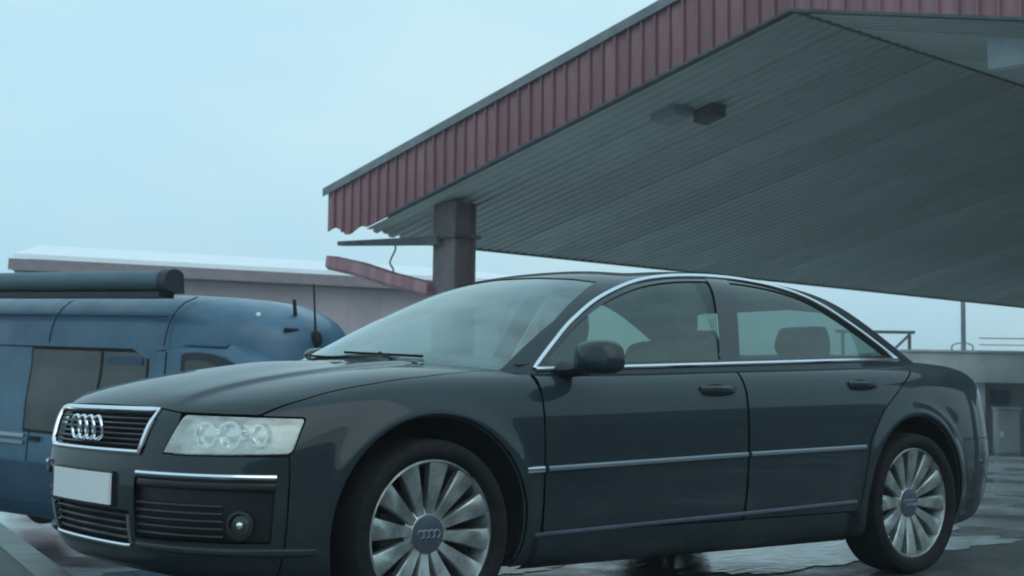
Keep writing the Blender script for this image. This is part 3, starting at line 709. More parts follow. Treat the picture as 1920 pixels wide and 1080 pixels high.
# ---------------------------------------------------------------- dark saloon car
def bsp(n, seg):
    t = np.linspace(0, n - 1, (n - 1) * seg + 1); i = np.minimum(t.astype(int), n - 2); f = t - i
    B = np.zeros((len(t), n + 2))
    w = [(1 - f) ** 3 / 6, (3 * f ** 3 - 6 * f ** 2 + 4) / 6, (-3 * f ** 3 + 3 * f ** 2 + 3 * f + 1) / 6, f ** 3 / 6]
    for k in range(4): B[np.arange(len(t)), i + k] = w[k]
    return B
FLY = np.array([1, -1, 1.])
def surf(cage, su, sv):
    C = np.array(cage, float)
    C = np.concatenate([(C[1] * FLY)[None], C, (C[-2] * FLY)[None]], 0)
    C = np.concatenate([(2 * C[:, 0] - C[:, 1])[:, None], C, (C[:, -2] * FLY)[:, None]], 1)
    return np.einsum('ai,bj,ijk->abk', bsp(C.shape[0] - 2, su), bsp(C.shape[1] - 2, sv), C)
def body_cage():
    F=[ # front/corner columns written out: v0..v10
    [(.74,0,.19),(.86,0,.20),(.925,0,.30),(.95,0,.45),(.95,0,.58),(.93,0,.70),(.91,0,.785),(.85,0,.84),(.70,0,.893),(.45,0,.943),(.20,0,.978)],
    [(.73,.28,.19),(.85,.28,.20),(.915,.28,.30),(.94,.28,.45),(.94,.28,.58),(.92,.28,.70),(.90,.28,.785),(.83,.27,.838),(.68,.25,.888),(.43,.20,.941),(.10,0,.99)],
    [(.70,.49,.19),(.80,.51,.20),(.865,.52,.30),(.895,.52,.45),(.895,.52,.58),(.875,.52,.69),(.845,.52,.775),(.775,.50,.83),(.62,.44,.880),(.36,.32,.94),(.0,0,1.0)],
    [(.60,.66,.19),(.68,.70,.20),(.745,.72,.30),(.775,.73,.45),(.775,.735,.58),(.75,.735,.68),(.705,.725,.77),(.635,.69,.83),(.50,.58,.885),(.28,.42,.94),(-.1,0,1.005)],
    [(.46,.76,.19),(.49,.825,.20),(.54,.85,.30),(.555,.865,.45),(.555,.87,.58),(.535,.865,.68),(.505,.85,.77),(.455,.81,.84),(.36,.69,.90),(.20,.50,.942),(-.2,0,1.01)],
    [(.22,.80,.19),(.22,.87,.21),(.22,.90,.32),(.22,.915,.47),(.22,.92,.60),(.22,.915,.71),(.205,.90,.805),(.19,.855,.885),(.14,.73,.935),(.05,.50,.963),(-.3,0,1.015)],
    [(-.15,.82,.18),(-.15,.89,.21),(-.15,.92,.33),(-.15,.935,.48),(-.15,.94,.61),(-.15,.937,.72),(-.15,.925,.825),(-.155,.885,.905),(-.18,.77,.95),(-.22,.50,.985),(-.4,0,1.02)]]
    S=[]
    for x,w,zs,zb,yb,zc in [(-.60,.947,.845,.93,.815,1.00),(-1.10,.952,.865,.945,.825,.99),(-1.6,.953,.88,.965,.83,1.0),(-2.1,.951,.895,.982,.83,1.02),(-2.55,.945,.905,.995,.825,1.03),(-2.95,.935,.915,1.01,.805,1.05),(-3.3,.915,.92,1.018,.77,1.075)]:
        S.append([(x,w-.13,.18),(x,w-.055,.21),(x,w-.02,.34),(x,w-.005,.48),(x,w,.61),(x,w-.004,.73),(x,w-.018,zs),(x,w-.06,zb-.02),(x,yb,zb+.028),(x,.50,zc),(x,0,zc+.01)])
    E=[[(-3.60,.72,.2),(-3.62,.80,.22),(-3.63,.845,.34),(-3.65,.862,.48),(-3.65,.865,.61),(-3.64,.86,.73),(-3.63,.845,.90),(-3.60,.80,.995),(-3.56,.71,1.05),(-3.5,.45,1.053),(-3.38,0,1.065)],
    [(-3.83,.60,.2),(-3.88,.67,.22),(-3.92,.71,.34),(-3.95,.725,.48),(-3.95,.73,.60),(-3.92,.725,.72),(-3.90,.71,.90),(-3.87,.67,.985),(-3.78,.60,1.03),(-3.65,.40,1.052),(-3.42,0,1.066)],
    [(-3.92,.35,.2),(-3.98,.38,.22),(-4.03,.40,.34),(-4.07,.40,.48),(-4.07,.40,.60),(-4.03,.40,.72),(-4.00,.40,.90),(-3.97,.38,.99),(-3.87,.34,1.035),(-3.72,.24,1.054),(-3.46,0,1.067)],
    [(-3.95,0,.2),(-4.01,0,.22),(-4.06,0,.34),(-4.10,0,.48),(-4.10,0,.60),(-4.06,0,.72),(-4.03,0,.90),(-3.995,0,.99),(-3.9,0,1.038),(-3.75,0,1.056),(-3.5,0,1.068)]]
    return F+S+E
def green_cage():
    return [
    [(-.12,0,.98),(-.22,0,1.025),(-.48,0,1.165),(-.75,0,1.295),(-.98,0,1.388),(-1.25,0,1.438),(-1.6,0,1.455)],
    [(-.14,.38,.975),(-.24,.37,1.02),(-.50,.35,1.16),(-.77,.33,1.288),(-1.0,.31,1.382),(-1.26,.25,1.435),(-1.62,0,1.455)],
    [(-.24,.68,.95),(-.33,.67,1.0),(-.59,.61,1.145),(-.85,.555,1.275),(-1.07,.50,1.369),(-1.32,.40,1.428),(-1.66,0,1.455)],
    [(-.36,.84,.905),(-.45,.82,.955),(-.70,.75,1.11),(-.95,.675,1.245),(-1.17,.605,1.35),(-1.42,.47,1.42),(-1.72,0,1.455)],
    [(-.80,.865,.90),(-.80,.84,.965),(-.98,.785,1.11),(-1.17,.715,1.26),(-1.38,.635,1.385),(-1.55,.46,1.438),(-1.82,0,1.456)],
    [(-1.45,.87,.92),(-1.45,.845,.98),(-1.5,.79,1.13),(-1.56,.722,1.295),(-1.65,.635,1.424),(-1.72,.44,1.452),(-1.92,0,1.456)],
    [(-2.1,.87,.94),(-2.1,.845,1.0),(-2.1,.79,1.14),(-2.1,.727,1.30),(-2.1,.64,1.422),(-2.1,.44,1.448),(-2.1,0,1.45)],
    [(-2.85,.84,.96),(-2.80,.82,1.02),(-2.72,.765,1.145),(-2.64,.71,1.285),(-2.52,.64,1.388),(-2.4,.43,1.432),(-2.25,0,1.44)],
    [(-3.42,.76,.99),(-3.33,.735,1.04),(-3.11,.70,1.165),(-2.90,.65,1.272),(-2.70,.58,1.358),(-2.52,.40,1.395),(-2.35,0,1.43)],
    [(-3.55,.46,1.0),(-3.45,.45,1.05),(-3.18,.43,1.165),(-2.94,.40,1.265),(-2.74,.36,1.34),(-2.56,.25,1.395),(-2.4,0,1.425)],
    [(-3.58,0,1.0),(-3.48,0,1.055),(-3.2,0,1.17),(-2.96,0,1.27),(-2.76,0,1.35),(-2.58,0,1.40),(-2.42,0,1.42)]]

WX = (0.0, -2.944); WZ = .345; WR = .345; AR = .418     # axles, wheel and arch radii
def arch_d(x, z, c): return np.hypot(x - c, (z - WZ - .018))
def grid_tm(P, su, sv):
    """rows: x y z nx ny nz v"""
    du = np.gradient(P, axis=0); dv = np.gradient(P, axis=1)
    N = np.cross(du, dv); L = np.linalg.norm(N, axis=2, keepdims=True); L[L < 1e-12] = 1; N = N / L
    a, b = P.shape[:2]; I = np.arange(a * b).reshape(a, b)
    vv = np.broadcast_to(np.arange(b)[None, :, None] / sv, (a, b, 1))
    q = np.stack([I[:-1, :-1], I[1:, :-1], I[1:, 1:], I[:-1, 1:]], -1).reshape(-1, 4)
    T = np.concatenate([q[:, [0, 1, 2]], q[:, [0, 2, 3]]])
    D = np.concatenate([P, N, vv], 2).reshape(-1, 7)
    A = np.linalg.norm(np.cross(D[T[:, 1], :3] - D[T[:, 0], :3], D[T[:, 2], :3] - D[T[:, 0], :3]), axis=1)
    return D, T[A > 1e-10]
SU = SV = 14
PB = surf(body_cage(), SU, SV)
for c in WX:   # flared wheel arch lips
    d = arch_d(PB[..., 0], PB[..., 2], c); m_ = PB[..., 1] > .6
    PB[..., 1] += np.where(m_, .016 * np.exp(-((d - AR - .01) / .045) ** 2), 0)
# crease on the bonnet
sb = PB[..., 1] - .47; wgt = np.clip((np.arange(PB.shape[1]) / SV - 6.3) / .8, 0, 1)[None, :] * np.clip((PB[..., 0] + .45) / .3, 0, 1)
PB[..., 2] += wgt * np.where(sb < 0, .005 * np.exp(-(sb / .10) ** 2), .005 * np.exp(-(sb / .022) ** 2) - .006 * (1 - np.exp(-(sb / .03) ** 2)) * np.exp(-(sb / .16) ** 2))
BODY = grid_tm(PB, SU, SV)
COARSE = grid_tm(surf(body_cage(), 7, 7), 7, 7)
GREEN = grid_tm(surf(green_cage(), 14, 14), 14, 14)
if np.mean(BODY[0][:, 4] * np.sign(BODY[0][:, 1] + .01)) < 0: BODY = (BODY[0] * np.array([1, 1, 1, -1, -1, -1, 1]), BODY[1][:, ::-1])
if np.mean(GREEN[0][:, 5]) < 0: GREEN = (GREEN[0] * np.array([1, 1, 1, -1, -1, -1, 1]), GREEN[1][:, ::-1])
def clip(tm, fn):
    D, T = tm
    if len(T) == 0: return tm
    f = fn(D[:, 0], D[:, 1], D[:, 2], D[:, 6]); ins = f >= 0; c = ins[T].sum(1)
    keep = [tuple(t) for t in T[c == 3]]; newv = []; cache = {}; base = len(D)
    def cut(a, b):
        k = (a, b) if a < b else (b, a)
        if k not in cache:
            a_, b_ = k; t = f[a_] / (f[a_] - f[b_]); newv.append(D[a_] + (D[b_] - D[a_]) * t); cache[k] = base + len(newv) - 1
        return cache[k]
    for t in T[(c == 1) | (c == 2)]:
        poly = []
        for i in range(3):
            a, b = int(t[i]), int(t[(i + 1) % 3])
            if ins[a]: poly.append(a)
            if ins[a] != ins[b]: poly.append(cut(a, b))
        for i in range(1, len(poly) - 1): keep.append((poly[0], poly[i], poly[i + 1]))
    D2 = np.concatenate([D, np.array(newv)]) if newv else D
    T2 = np.array(keep, int).reshape(-1, 3)
    u, inv = np.unique(T2, return_inverse=True)
    return D2[u], inv.reshape(-1, 3)
def cuts(tm, *fns):
    for f in fns: tm = clip(tm, f)
    return tm
def sdf(poly):
    """signed distance to polygon, positive inside"""
    P = np.array(poly, float)
    def f(a, b):
        p = np.stack([a, b], -1); best = np.full(a.shape, 1e9); ins = np.zeros(a.shape, bool)
        for i in range(len(P)):
            s0, s1 = P[i], P[(i + 1) % len(P)]; e = s1 - s0; w = p - s0
            t = np.clip((w @ e) / (e @ e + 1e-15), 0, 1); d = np.linalg.norm(w - t[..., None] * e, axis=-1); best = np.minimum(best, d)
            cnd = ((s0[1] <= p[..., 1]) & (s1[1] > p[..., 1])) | ((s1[1] <= p[..., 1]) & (s0[1] > p[..., 1]))
            with np.errstate(divide='ignore', invalid='ignore'): xi = s0[0] + (p[..., 1] - s0[1]) * e[0] / (e[1] if abs(e[1]) > 1e-12 else 1e-12)
            ins ^= cnd & (p[..., 0] < xi)
        return np.where(ins, best, -best)
    return f
car = empty('saloon_car', (0, 0, 0), (0, 0, 0), 'dark blue-black four door saloon with chrome window trim and a four ring grille emblem', 'car')
def panel(name, tm, m, both=False, off=0.0, parent=None, mirror=True, th=.0):
    """left half surface piece -> left object and mirrored right object, or one joined object"""
    D, T = tm; out = []
    if len(T) == 0: return None
    V = D[:, :3] + D[:, 3:6] * off; N = D[:, 3:6]
    Vm, Nm, Tm = V * FLY, N * FLY, T[:, ::-1]
    par = parent or car
    if both:
        out.append(mk(name, np.concatenate([V, Vm]), np.concatenate([T, Tm + len(V)]), m, par, True, np.concatenate([N, Nm])))
    else:
        out.append(mk(name, V, T, m, par, True, N))
        if mirror: out.append(mk(name, Vm, Tm, m, par, True, Nm))
    return out
GAP = .0035
# --- regions of the body shell
yh = lambda x: np.interp(x, [-.45, -.313, -.033, .202, .377, .483, .574, .70], [.765, .775, .805, .806, .79, .782, .765, .735])
cowl = lambda y: -.165 - .30 * (np.abs(y) / .78) ** 2.2
zfr = lambda y: np.interp(y, [0, .30, .44, .52, .80], [.800, .797, .790, .779, .772])
f_hood = lambda x, y, z, v: np.minimum.reduce([z - zfr(y), yh(x) - y, x - cowl(y), v - 5.2])
hl_s = sdf([(-.362, .637), (.29, .642), (.335, .762), (-.265, .770)])
f_hl = lambda x, y, z, v: np.where(x > .3, hl_s(y - x, z), -1.0)
gr_s = sdf([(-.415, .632), (.415, .632), (.440, .786), (-.440, .786)])
f_gr = lambda x, y, z, v: np.where(x > .5, gr_s(y, z), -1.0)
f_bump = lambda x, y, z, v: np.minimum(x - .565, .6295 - z)
f_nose = lambda x, y, z, v: np.minimum(z - .6295, (-.29 - (y - x)))
arch = lambda x, y, z, v: np.minimum(arch_d(x, z, WX[0]), arch_d(x, z, WX[1])) - AR
neg = lambda f, g=GAP: (lambda x, y, z, v: -f(x, y, z, v) - g)
off_ = lambda f, g=GAP: (lambda x, y, z, v: f(x, y, z, v) - g)
hood = panel('bonnet', cuts(BODY, f_hood), 'paint', both=True)[0]
d_front = sdf([(-.508, .325), (-.500, .62), (-.503, .86), (-.545, 1.06), (-1.712, 1.12), (-1.672, .92), (-1.660, .60), (-1.655, .325)])
d_rear = sdf([(-1.662, .325), (-1.667, .60), (-1.679, .92), (-1.719, 1.12), (-3.06, 1.14), (-3.00, 1.0), (-2.86, .93), (-2.66, .80), (-2.545, .66), (-2.50, .50), (-2.47, .325)])
f_df = lambda x, y, z, v: np.where(y > .4, d_front(x, z), -1.0)
f_dr = lambda x, y, z, v: np.where(y > .4, d_rear(x, z), -1.0)
belt = lambda x, y, z, v: 8.05 - v
front_fender = cuts(BODY, lambda x, y, z, v: x + .4965, neg(f_hood, .006), neg(f_hl, .006), neg(f_bump, .006), neg(f_gr, .0), neg(f_nose, .005), neg(f_df, .003), arch,
                    lambda x, y, z, v: x - cowl(y) + .10, lambda x, y, z, v: y - .55, lambda x, y, z, v: z - .20)
panel('front_wing', front_fender, 'paint')
panel('nose_panel', cuts(BODY, f_nose, neg(f_hood, .005), neg(f_gr, .002), neg(f_hl, .004), lambda x, y, z, v: x - .5), 'paint')
doors = {}
doors['f'] = panel('door', cuts(BODY, off_(f_df), belt), 'paint')
doors['r'] = panel('door', cuts(BODY, off_(f_dr), belt, arch), 'paint')
panel('sill', cuts(BODY, lambda x, y, z, v: .322 - z, lambda x, y, z, v: -.455 - x, lambda x, y, z, v: x + 2.49, arch), 'paint')
f_rb = lambda x, y, z, v: np.minimum(-3.40 - x, .655 - z)
f_tr = lambda x, y, z, v: np.minimum.reduce([-3.28 - x, .70 - y, z - .665, np.where(x < -3.9, 1.0, np.where(z > .98, 1.0, -1.0)), v - 4.0])
f_tl = lambda x, y, z, v: np.minimum.reduce([-3.80 - x, z - .70, .91 - z, y - .44])
quarter = cuts(BODY, lambda x, y, z, v: -1.9 - x, neg(f_dr, .003), neg(f_rb, .004), neg(f_tr, .004), neg(f_tl, .003), arch, lambda x, y, z, v: z - .20,
               lambda x, y, z, v: np.maximum(8.05 - v, -3.0 - x), lambda x, y, z, v: -2.4 - x + np.where(z > .32, 0, 0))
panel('rear_wing', quarter, 'paint')
panel('boot_lid', cuts(BODY, f_tr, neg(f_tl, .003)), 'paint', both=True)
panel('tail_light', cuts(BODY, f_tl), 'tail_red')
panel('rear_bumper', cuts(BODY, f_rb, arch), 'paint', both=True)
# front bumper with its openings
lg_s = sdf([(-.335, .300), (.335, .300), (.350, .430), (-.350, .430)])
f_lg = lambda x, y, z, v: np.where(x > .6, lg_s(y, z), -1.0)
in_s = sdf([(-.535, .335), (.20, .335), (.225, .545), (-.535, .553)])         # along t = y - x
f_in = lambda x, y, z, v: np.where(x > .5, in_s(y - x, z), -1.0)
bump = cuts(BODY, f_bump, neg(f_lg, 0), neg(f_in, 0), arch)
panel('front_bumper', bump, 'paint', both=True)
panel('intake_panel', cuts(BODY, f_in), 'black_trim', off=-.025)
panel('lower_grille', cuts(BODY, f_lg), 'inner_dark', both=True, off=-.035)
GRL = panel('grille', cuts(BODY, f_gr), 'inner_dark', both=True, off=-.03)[0]
# dark inner shell behind the panel gaps
inner = cuts(BODY, arch, lambda x, y, z, v: np.maximum(np.maximum(8.0 - v, x + .42), -3.2 - x), neg(f_hl, -.004))
panel('inner_shell', inner, 'inner_dark', both=True, off=-.045)

# --- lookups on the surfaces
def lookup(tm, ax, a, b, pick=max):
    """value of coordinate ax where the other two (in order) equal a, b"""
    D, T = tm; i, j = [k for k in range(3) if k != ax]
    A, B, C = D[T[:, 0]], D[T[:, 1]], D[T[:, 2]]
    d = (B[:, j] - C[:, j]) * (A[:, i] - C[:, i]) + (C[:, i] - B[:, i]) * (A[:, j] - C[:, j]); d = np.where(abs(d) < 1e-14, 1e-14, d)
    l1 = ((B[:, j] - C[:, j]) * (a - C[:, i]) + (C[:, i] - B[:, i]) * (b - C[:, j])) / d
    l2 = ((C[:, j] - A[:, j]) * (a - C[:, i]) + (A[:, i] - C[:, i]) * (b - C[:, j])) / d
    l3 = 1 - l1 - l2; ok = (l1 > -1e-4) & (l2 > -1e-4) & (l3 > -1e-4)
    if not ok.any(): return None
    return float(pick(l1[ok] * A[ok, ax] + l2[ok] * B[ok, ax] + l3[ok] * C[ok, ax]))
def side_y(x, z, tm=COARSE):
    r = lookup(tm, 1, x, z); return .9 if r is None else r
def front_x(y, z):
    r = lookup(COARSE, 0, abs(y), z); return .9 if r is None else r
def corner_pt(t, z):
    """point of the front corner with y - x = t at height z"""
    lo, hi = max(0.0, t + .2), min(.92, t + 1.0)
    for _ in range(13):
        m_ = (lo + hi) / 2
        if m_ - front_x(m_, z) < t: lo = m_
        else: hi = m_
    y = (lo + hi) / 2; return np.array((front_x(y, z), y, z))
def mirror_build(name, mb, m, parent=None, smooth=True):
    o = mb.build(name, m, parent or car, smooth)
    mb2 = MB(); mb2.add([(x, -y, z) for x, y, z in mb.v], [f[::-1] for f in mb.f]); o2 = mb2.build(name, m, parent or car, smooth); return o, o2

# --- greenhouse
dlo_top = [(-.548, .957), (-.575, .985), (-.695, 1.074), (-.842, 1.172), (-1.058, 1.283), (-1.332, 1.371), (-1.649, 1.411), (-2.03, 1.413), (-2.371, 1.359), (-2.706, 1.217), (-3.01, 1.057)]
dlo_bot = [(-3.01, 1.057), (-2.60, 1.045), (-1.735, 1.008), (-1.0, .976), (-.548, .957)]
top_s = crspline(dlo_top, 8); bot_s = np.array(dlo_bot)
dlo_poly = np.concatenate([top_s[:-1], bot_s[:-1]])
dlo = sdf(dlo_poly)
f_dlo = lambda x, y, z, v: np.where((y > .45) & (x < -.5), dlo(x, z), -1.0)
ws = sdf([(-.79, .90), (.79, .90), (.775, .962), (.684, 1.164), (.60, 1.290), (.547, 1.352), (.45, 1.368), (.25, 1.382), (0, 1.387), (-.25, 1.382), (-.547, 1.352), (-.684, 1.164)])
f_ws = lambda x, y, z, v: np.where(x > -1.28, ws(y, z), -1.0)
rs = sdf([(-.66, 1.06), (.66, 1.06), (.60, 1.20), (.52, 1.325), (.3, 1.35), (-.3, 1.35), (-.52, 1.325), (-.60, 1.20)])
f_rs = lambda x, y, z, v: np.where(x < -2.45, rs(y, z), -1.0)
bp_s = sdf([(-1.607, .95), (-1.607, 1.0), (-1.735, 1.385), (-1.76, 1.43), (-1.90, 1.43), (-1.875, 1.385), (-1.735, 1.0), (-1.735, .95)])
f_bp = lambda x, y, z, v: np.where(y > .45, bp_s(x, z), -1.0)
frame = cuts(GREEN, neg(f_dlo, 0), neg(f_ws, 0), neg(f_rs, 0))
panel('roof', frame, 'paint', both=True)
panel('windscreen', cuts(GREEN, f_ws), 'wind_glass', both=True, off=-.004)
panel('rear_window', cuts(GREEN, f_rs), 'side_glass', both=True, off=-.004)
glass_f = cuts(GREEN, off_(f_dlo, .0), neg(f_bp, .0), lambda x, y, z, v: x + 1.76)
glass_r = cuts(GREEN, off_(f_dlo, .0), neg(f_bp, .0), lambda x, y, z, v: -1.62 - x)
panel('side_window', cuts(glass_f, off_(f_dlo, .02)), 'side_glass', off=-.012)
panel('side_window', cuts(glass_r, off_(f_dlo, .02)), 'side_glass', off=-.012)
panel('window_seal', cuts(GREEN, f_dlo, neg(off_(f_dlo, .022), 0), neg(f_bp, 0)), 'gloss_black', off=-.006)
panel('pillar_trim', cuts(GREEN, f_bp, off_(f_dlo, .002)), 'gloss_black', off=-.004)
panel('pillar_lining', cuts(GREEN, neg(f_dlo, -.004), neg(f_ws, -.002), neg(f_rs, -.002), lambda x, y, z, v: z - .98), 'seat', both=True, off=-.035)
def on_green(P, lift): return [(x, side_y(x, z, GREEN) + lift, z) for x, z in P]
mirror_build('window_trim', MB().tube(on_green(top_s, .003), .0095, 8), 'chrome')
bl = crspline(dlo_bot, 10)
def belt_pt(x, z):
    return (x, max(side_y(x, z, GREEN), side_y(x, z - .012)) + .006, z)
mirror_build('belt_trim', MB().tube([belt_pt(x, z) for x, z in bl], .0095, 8), 'chrome')
# --- side strips, sill trim, handles
def strip(name, x0, x1, z0, z1, r, m, lift=.006, flat=.6):
    pts = [(x, side_y(x, z) + lift, z) for x, z in zip(np.linspace(x0, x1, 24), np.linspace(z0, z1, 24))]
    return mirror_build(name, MB().tube(pts, r, 8, flat=flat), m)
strip('rub_strip', -.408, -.492, .568, .571, .014, 'chrome')
strip('rub_strip', -.513, -1.651, .572, .608, .011, 'satin_trim')
strip('rub_strip', -1.672, -2.50, .6085, .629, .011, 'satin_trim')
strip('sill_trim', -.43, -2.45, .318, .372, .009, 'hub', lift=.002)
for xa_, xb_, z in ((-1.39, -1.60, .888), (-2.42, -2.63, .925)):
    pts = [(x, side_y(x, z) + h, z - .004 * abs(x - (xa_ + xb_) / 2)) for x, h in zip(np.linspace(xa_, xb_, 9), (.0, .022, .034, .038, .038, .038, .034, .022, 0))]
    mirror_build('door_handle', MB().tube(pts, .0155, 8, flat=.7), 'paint')
    rec = [(x, side_y(x, z + dz) + .0015, z + dz) for x, dz in [((xa_ + xb_) / 2 + .075 * math.cos(t), -.003 + .027 * math.sin(t)) for t in np.linspace(0, 2 * math.pi, 20, endpoint=False)]]
    mirror_build('handle_shade', MB().add(rec, [tuple(range(20))]), 'inner_dark')  # flat dark disc, the hollow behind the handle shaded by colour alone
# --- front details
def outline(poly_fn, r, m, name, parent=None, closed=True, flat=1.0):
    return MB().tube(poly_fn, r, 8, closed=closed, flat=flat).build(name, m, parent or car, True)
def seg(p, q, n): return [tuple(np.array(p) + (np.array(q) - np.array(p)) * t) for t in np.linspace(0, 1, n, endpoint=False)]
g2 = seg((-.36, .636), (.36, .636), 20) + seg((.40, .636), (.432, .778), 8) + seg((.43, .784), (-.43, .784), 24) + seg((-.432, .778), (-.40, .636), 8)
outline([(front_x(y, z) + .004, y, z) for y, z in g2], .0105, 'chrome', 'grille_frame', GRL)
for k in range(7):
    z = .658 + k * .0185; w = .402 + .022 * k / 6 - .008
    b = MB().tube([(front_x(y, z) - .012, y, z) for y in np.linspace(-w, w, 22)], .0055, 6, flat=1.6)
    b.build('grille_bar', 'black_trim', GRL, True)
# four linked rings
def ring(cx, cy, cz, r, t, tilt=0):
    return [(cx + .002 * math.sin(3 * a), cy + r * math.cos(a), cz + r * math.sin(a)) for a in np.linspace(0, 2 * math.pi, 28, endpoint=False)]
for k in range(4):
    cy = (k - 1.5) * .066; b = MB().tube(ring(front_x(cy, .712) + .016, cy, .712, .042, 0), .0068, 8, closed=True)
    b.build('emblem_ring', 'chrome', GRL, True)
# headlights: reflector bowl set back, two projector rings, clear cover
def lamp_side(s):
    Fm = np.array([1, s, 1.])
    D, T = cuts(BODY, off_(f_hl, .002))
    V, N, T_ = (D[:, :3] - D[:, 3:6] * .045) * Fm, D[:, 3:6] * Fm, (T if s > 0 else T[:, ::-1])
    hl = mk('headlight', V, T_, 'lamp_shell', car, True, N)
    mk('cover', (D[:, :3] + D[:, 3:6] * .001) * Fm, T_, 'lamp_glass', hl, True, N)
    for t, r in ((-.155, .046), (-.03, .050), (.11, .040)):
        p = corner_pt(t, .703) * Fm; n = np.array((.86, .5 * s, .05)); n /= np.linalg.norm(n)
        u = np.cross(n, [0, 0, 1.]); u /= np.linalg.norm(u); w = np.cross(u, n)
        base = p - n * .045
        circ = lambda rr, d: [tuple(base + n * d + rr * (math.cos(a) * u + math.sin(a) * w)) for a in np.linspace(0, 2 * math.pi, 24, endpoint=False)]
        V = circ(r * 1.1, .0) + circ(r, .022) + circ(r * .8, .022) + circ(r * .55, .004) + [tuple(base + n * .016)]
        F = [(i * 24 + j, i * 24 + (j + 1) % 24, (i + 1) * 24 + (j + 1) % 24, (i + 1) * 24 + j) for i in range(3) for j in range(24)] + [(72 + j, 72 + (j + 1) % 24, 96) for j in range(24)]
        MB().add(V, F).build('projector', 'lamp_chrome', hl, True)
    return hl
lamp_side(1); lamp_side(-1)
# bumper trim strip (chrome) and lip, fog lamps, intake slats
def corner_curve(t0, t1, z0, z1, lift, n=26):
    out = []
    for t, z in zip(np.linspace(t0, t1, n), np.linspace(z0, z1, n)):
        p = corner_pt(t, z); d = np.array((max(.05, .9 - p[1]), p[1] * .8, 0)); d /= np.linalg.norm(d); out.append(tuple(p + d * lift))
    return out
mirror_build('bumper_trim', MB().tube(corner_curve(-.51, .222, .566, .562, .006), .0105, 8), 'chrome')
mirror_build('bumper_rib', MB().tube(corner_curve(-.50, .222, .535, .530, -.002), .016, 8, flat=.7), 'black_trim')
mirror_build('bumper_lip', MB().tube(corner_curve(-.52, .42, .312, .305, .004, 30), .014, 8, flat=.7), 'paint')
for k in range(5): mirror_build('intake_slat', MB().tube(corner_curve(-.525, -.02, .358 + k * .026, .356 + k * .026, -.014, 14), .006, 6), 'black_trim')
for s in (1, -1):
    p = corner_pt(.055, .398) * np.array([1, s, 1]); n = np.array((.75, .62 * s, 0)); n /= np.linalg.norm(n); u = np.cross(n, [0, 0, 1.]); w = np.array((0, 0, 1.))
    base = p - n * .022
    circ = lambda rr, d: [tuple(base + n * d + rr * (math.cos(a) * u + math.sin(a) * w)) for a in np.linspace(0, 2 * math.pi, 24, endpoint=False)]
    V = circ(.050, 0) + circ(.050, .02) + circ(.040, .022) + circ(.034, .008) + [tuple(base + n * .002)]
    F = [(i * 24 + j, i * 24 + (j + 1) % 24, (i + 1) * 24 + (j + 1) % 24, (i + 1) * 24 + j) for i in range(3) for j in range(24)] + [(72 + j, 72 + (j + 1) % 24, 96) for j in range(24)]
    fo = MB().add(V, F).build('fog_light', 'black_trim', car, True)
    V = circ(.034, .010) + [tuple(base + n * .018)]; MB().add(V, [(j, (j + 1) % 24, 24) for j in range(24)]).build('lens', 'van_glass', fo, True)
    V = circ(.012, .019) + [tuple(base + n * .024)]; MB().add(V, [(j, (j + 1) % 24, 24) for j in range(24)]).build('bulb_shield', 'lamp_chrome', fo, True)
# lower grille frame, bars and the blank number plate
g3 = seg((-.32, .306), (.32, .306), 20) + seg((.335, .31), (.347, .428), 6)
b = MB().tube([(front_x(y, z) + .004, y, z) for y, z in seg((-.335, .31), (-.33, .304), 2) + seg((-.33, .304), (.335, .304), 22) + [(.335, .306)]], .0085, 8); lgf = b.build('lower_grille_frame', 'chrome', car, True)
for s in (1, -1): MB().tube([(front_x(y, z) + .003, s * y, z) for y, z in seg((.337, .312), (.35, .43), 8)], .007, 8).build('frame_side', 'satin_trim', lgf, True)
for k in range(4): MB().tube([(front_x(y, .33 + k * .026) - .014, y, .33 + k * .026) for y in np.linspace(-.33, .33, 16)], .006, 6).build('grille_bar', 'black_trim', lgf, True)
b = MB(); V = []
for y in np.linspace(-.26, .26, 9):
    for z in (.445, .555): V.append((front_x(y, .50) + .022, y, z))
    for z in (.445, .555): V.append((front_x(y, .50) + .010, y, z))
F = []
for i in range(8): a = i * 4; F += [(a, a + 4, a + 5, a + 1), (a + 2, a + 3, a + 7, a + 6), (a + 1, a + 5, a + 7, a + 3), (a, a + 2, a + 6, a + 4)]
F += [(0, 1, 3, 2), (32, 34, 35, 33)]
pl = b.add(V, F).build('number_plate', 'plate', car)
pl['label'] = 'blank white number plate on the front bumper'
MB().box(.90, .955, -.265, .265, .438, .562).build('plate_holder', 'black_trim', car, bevel=.008)
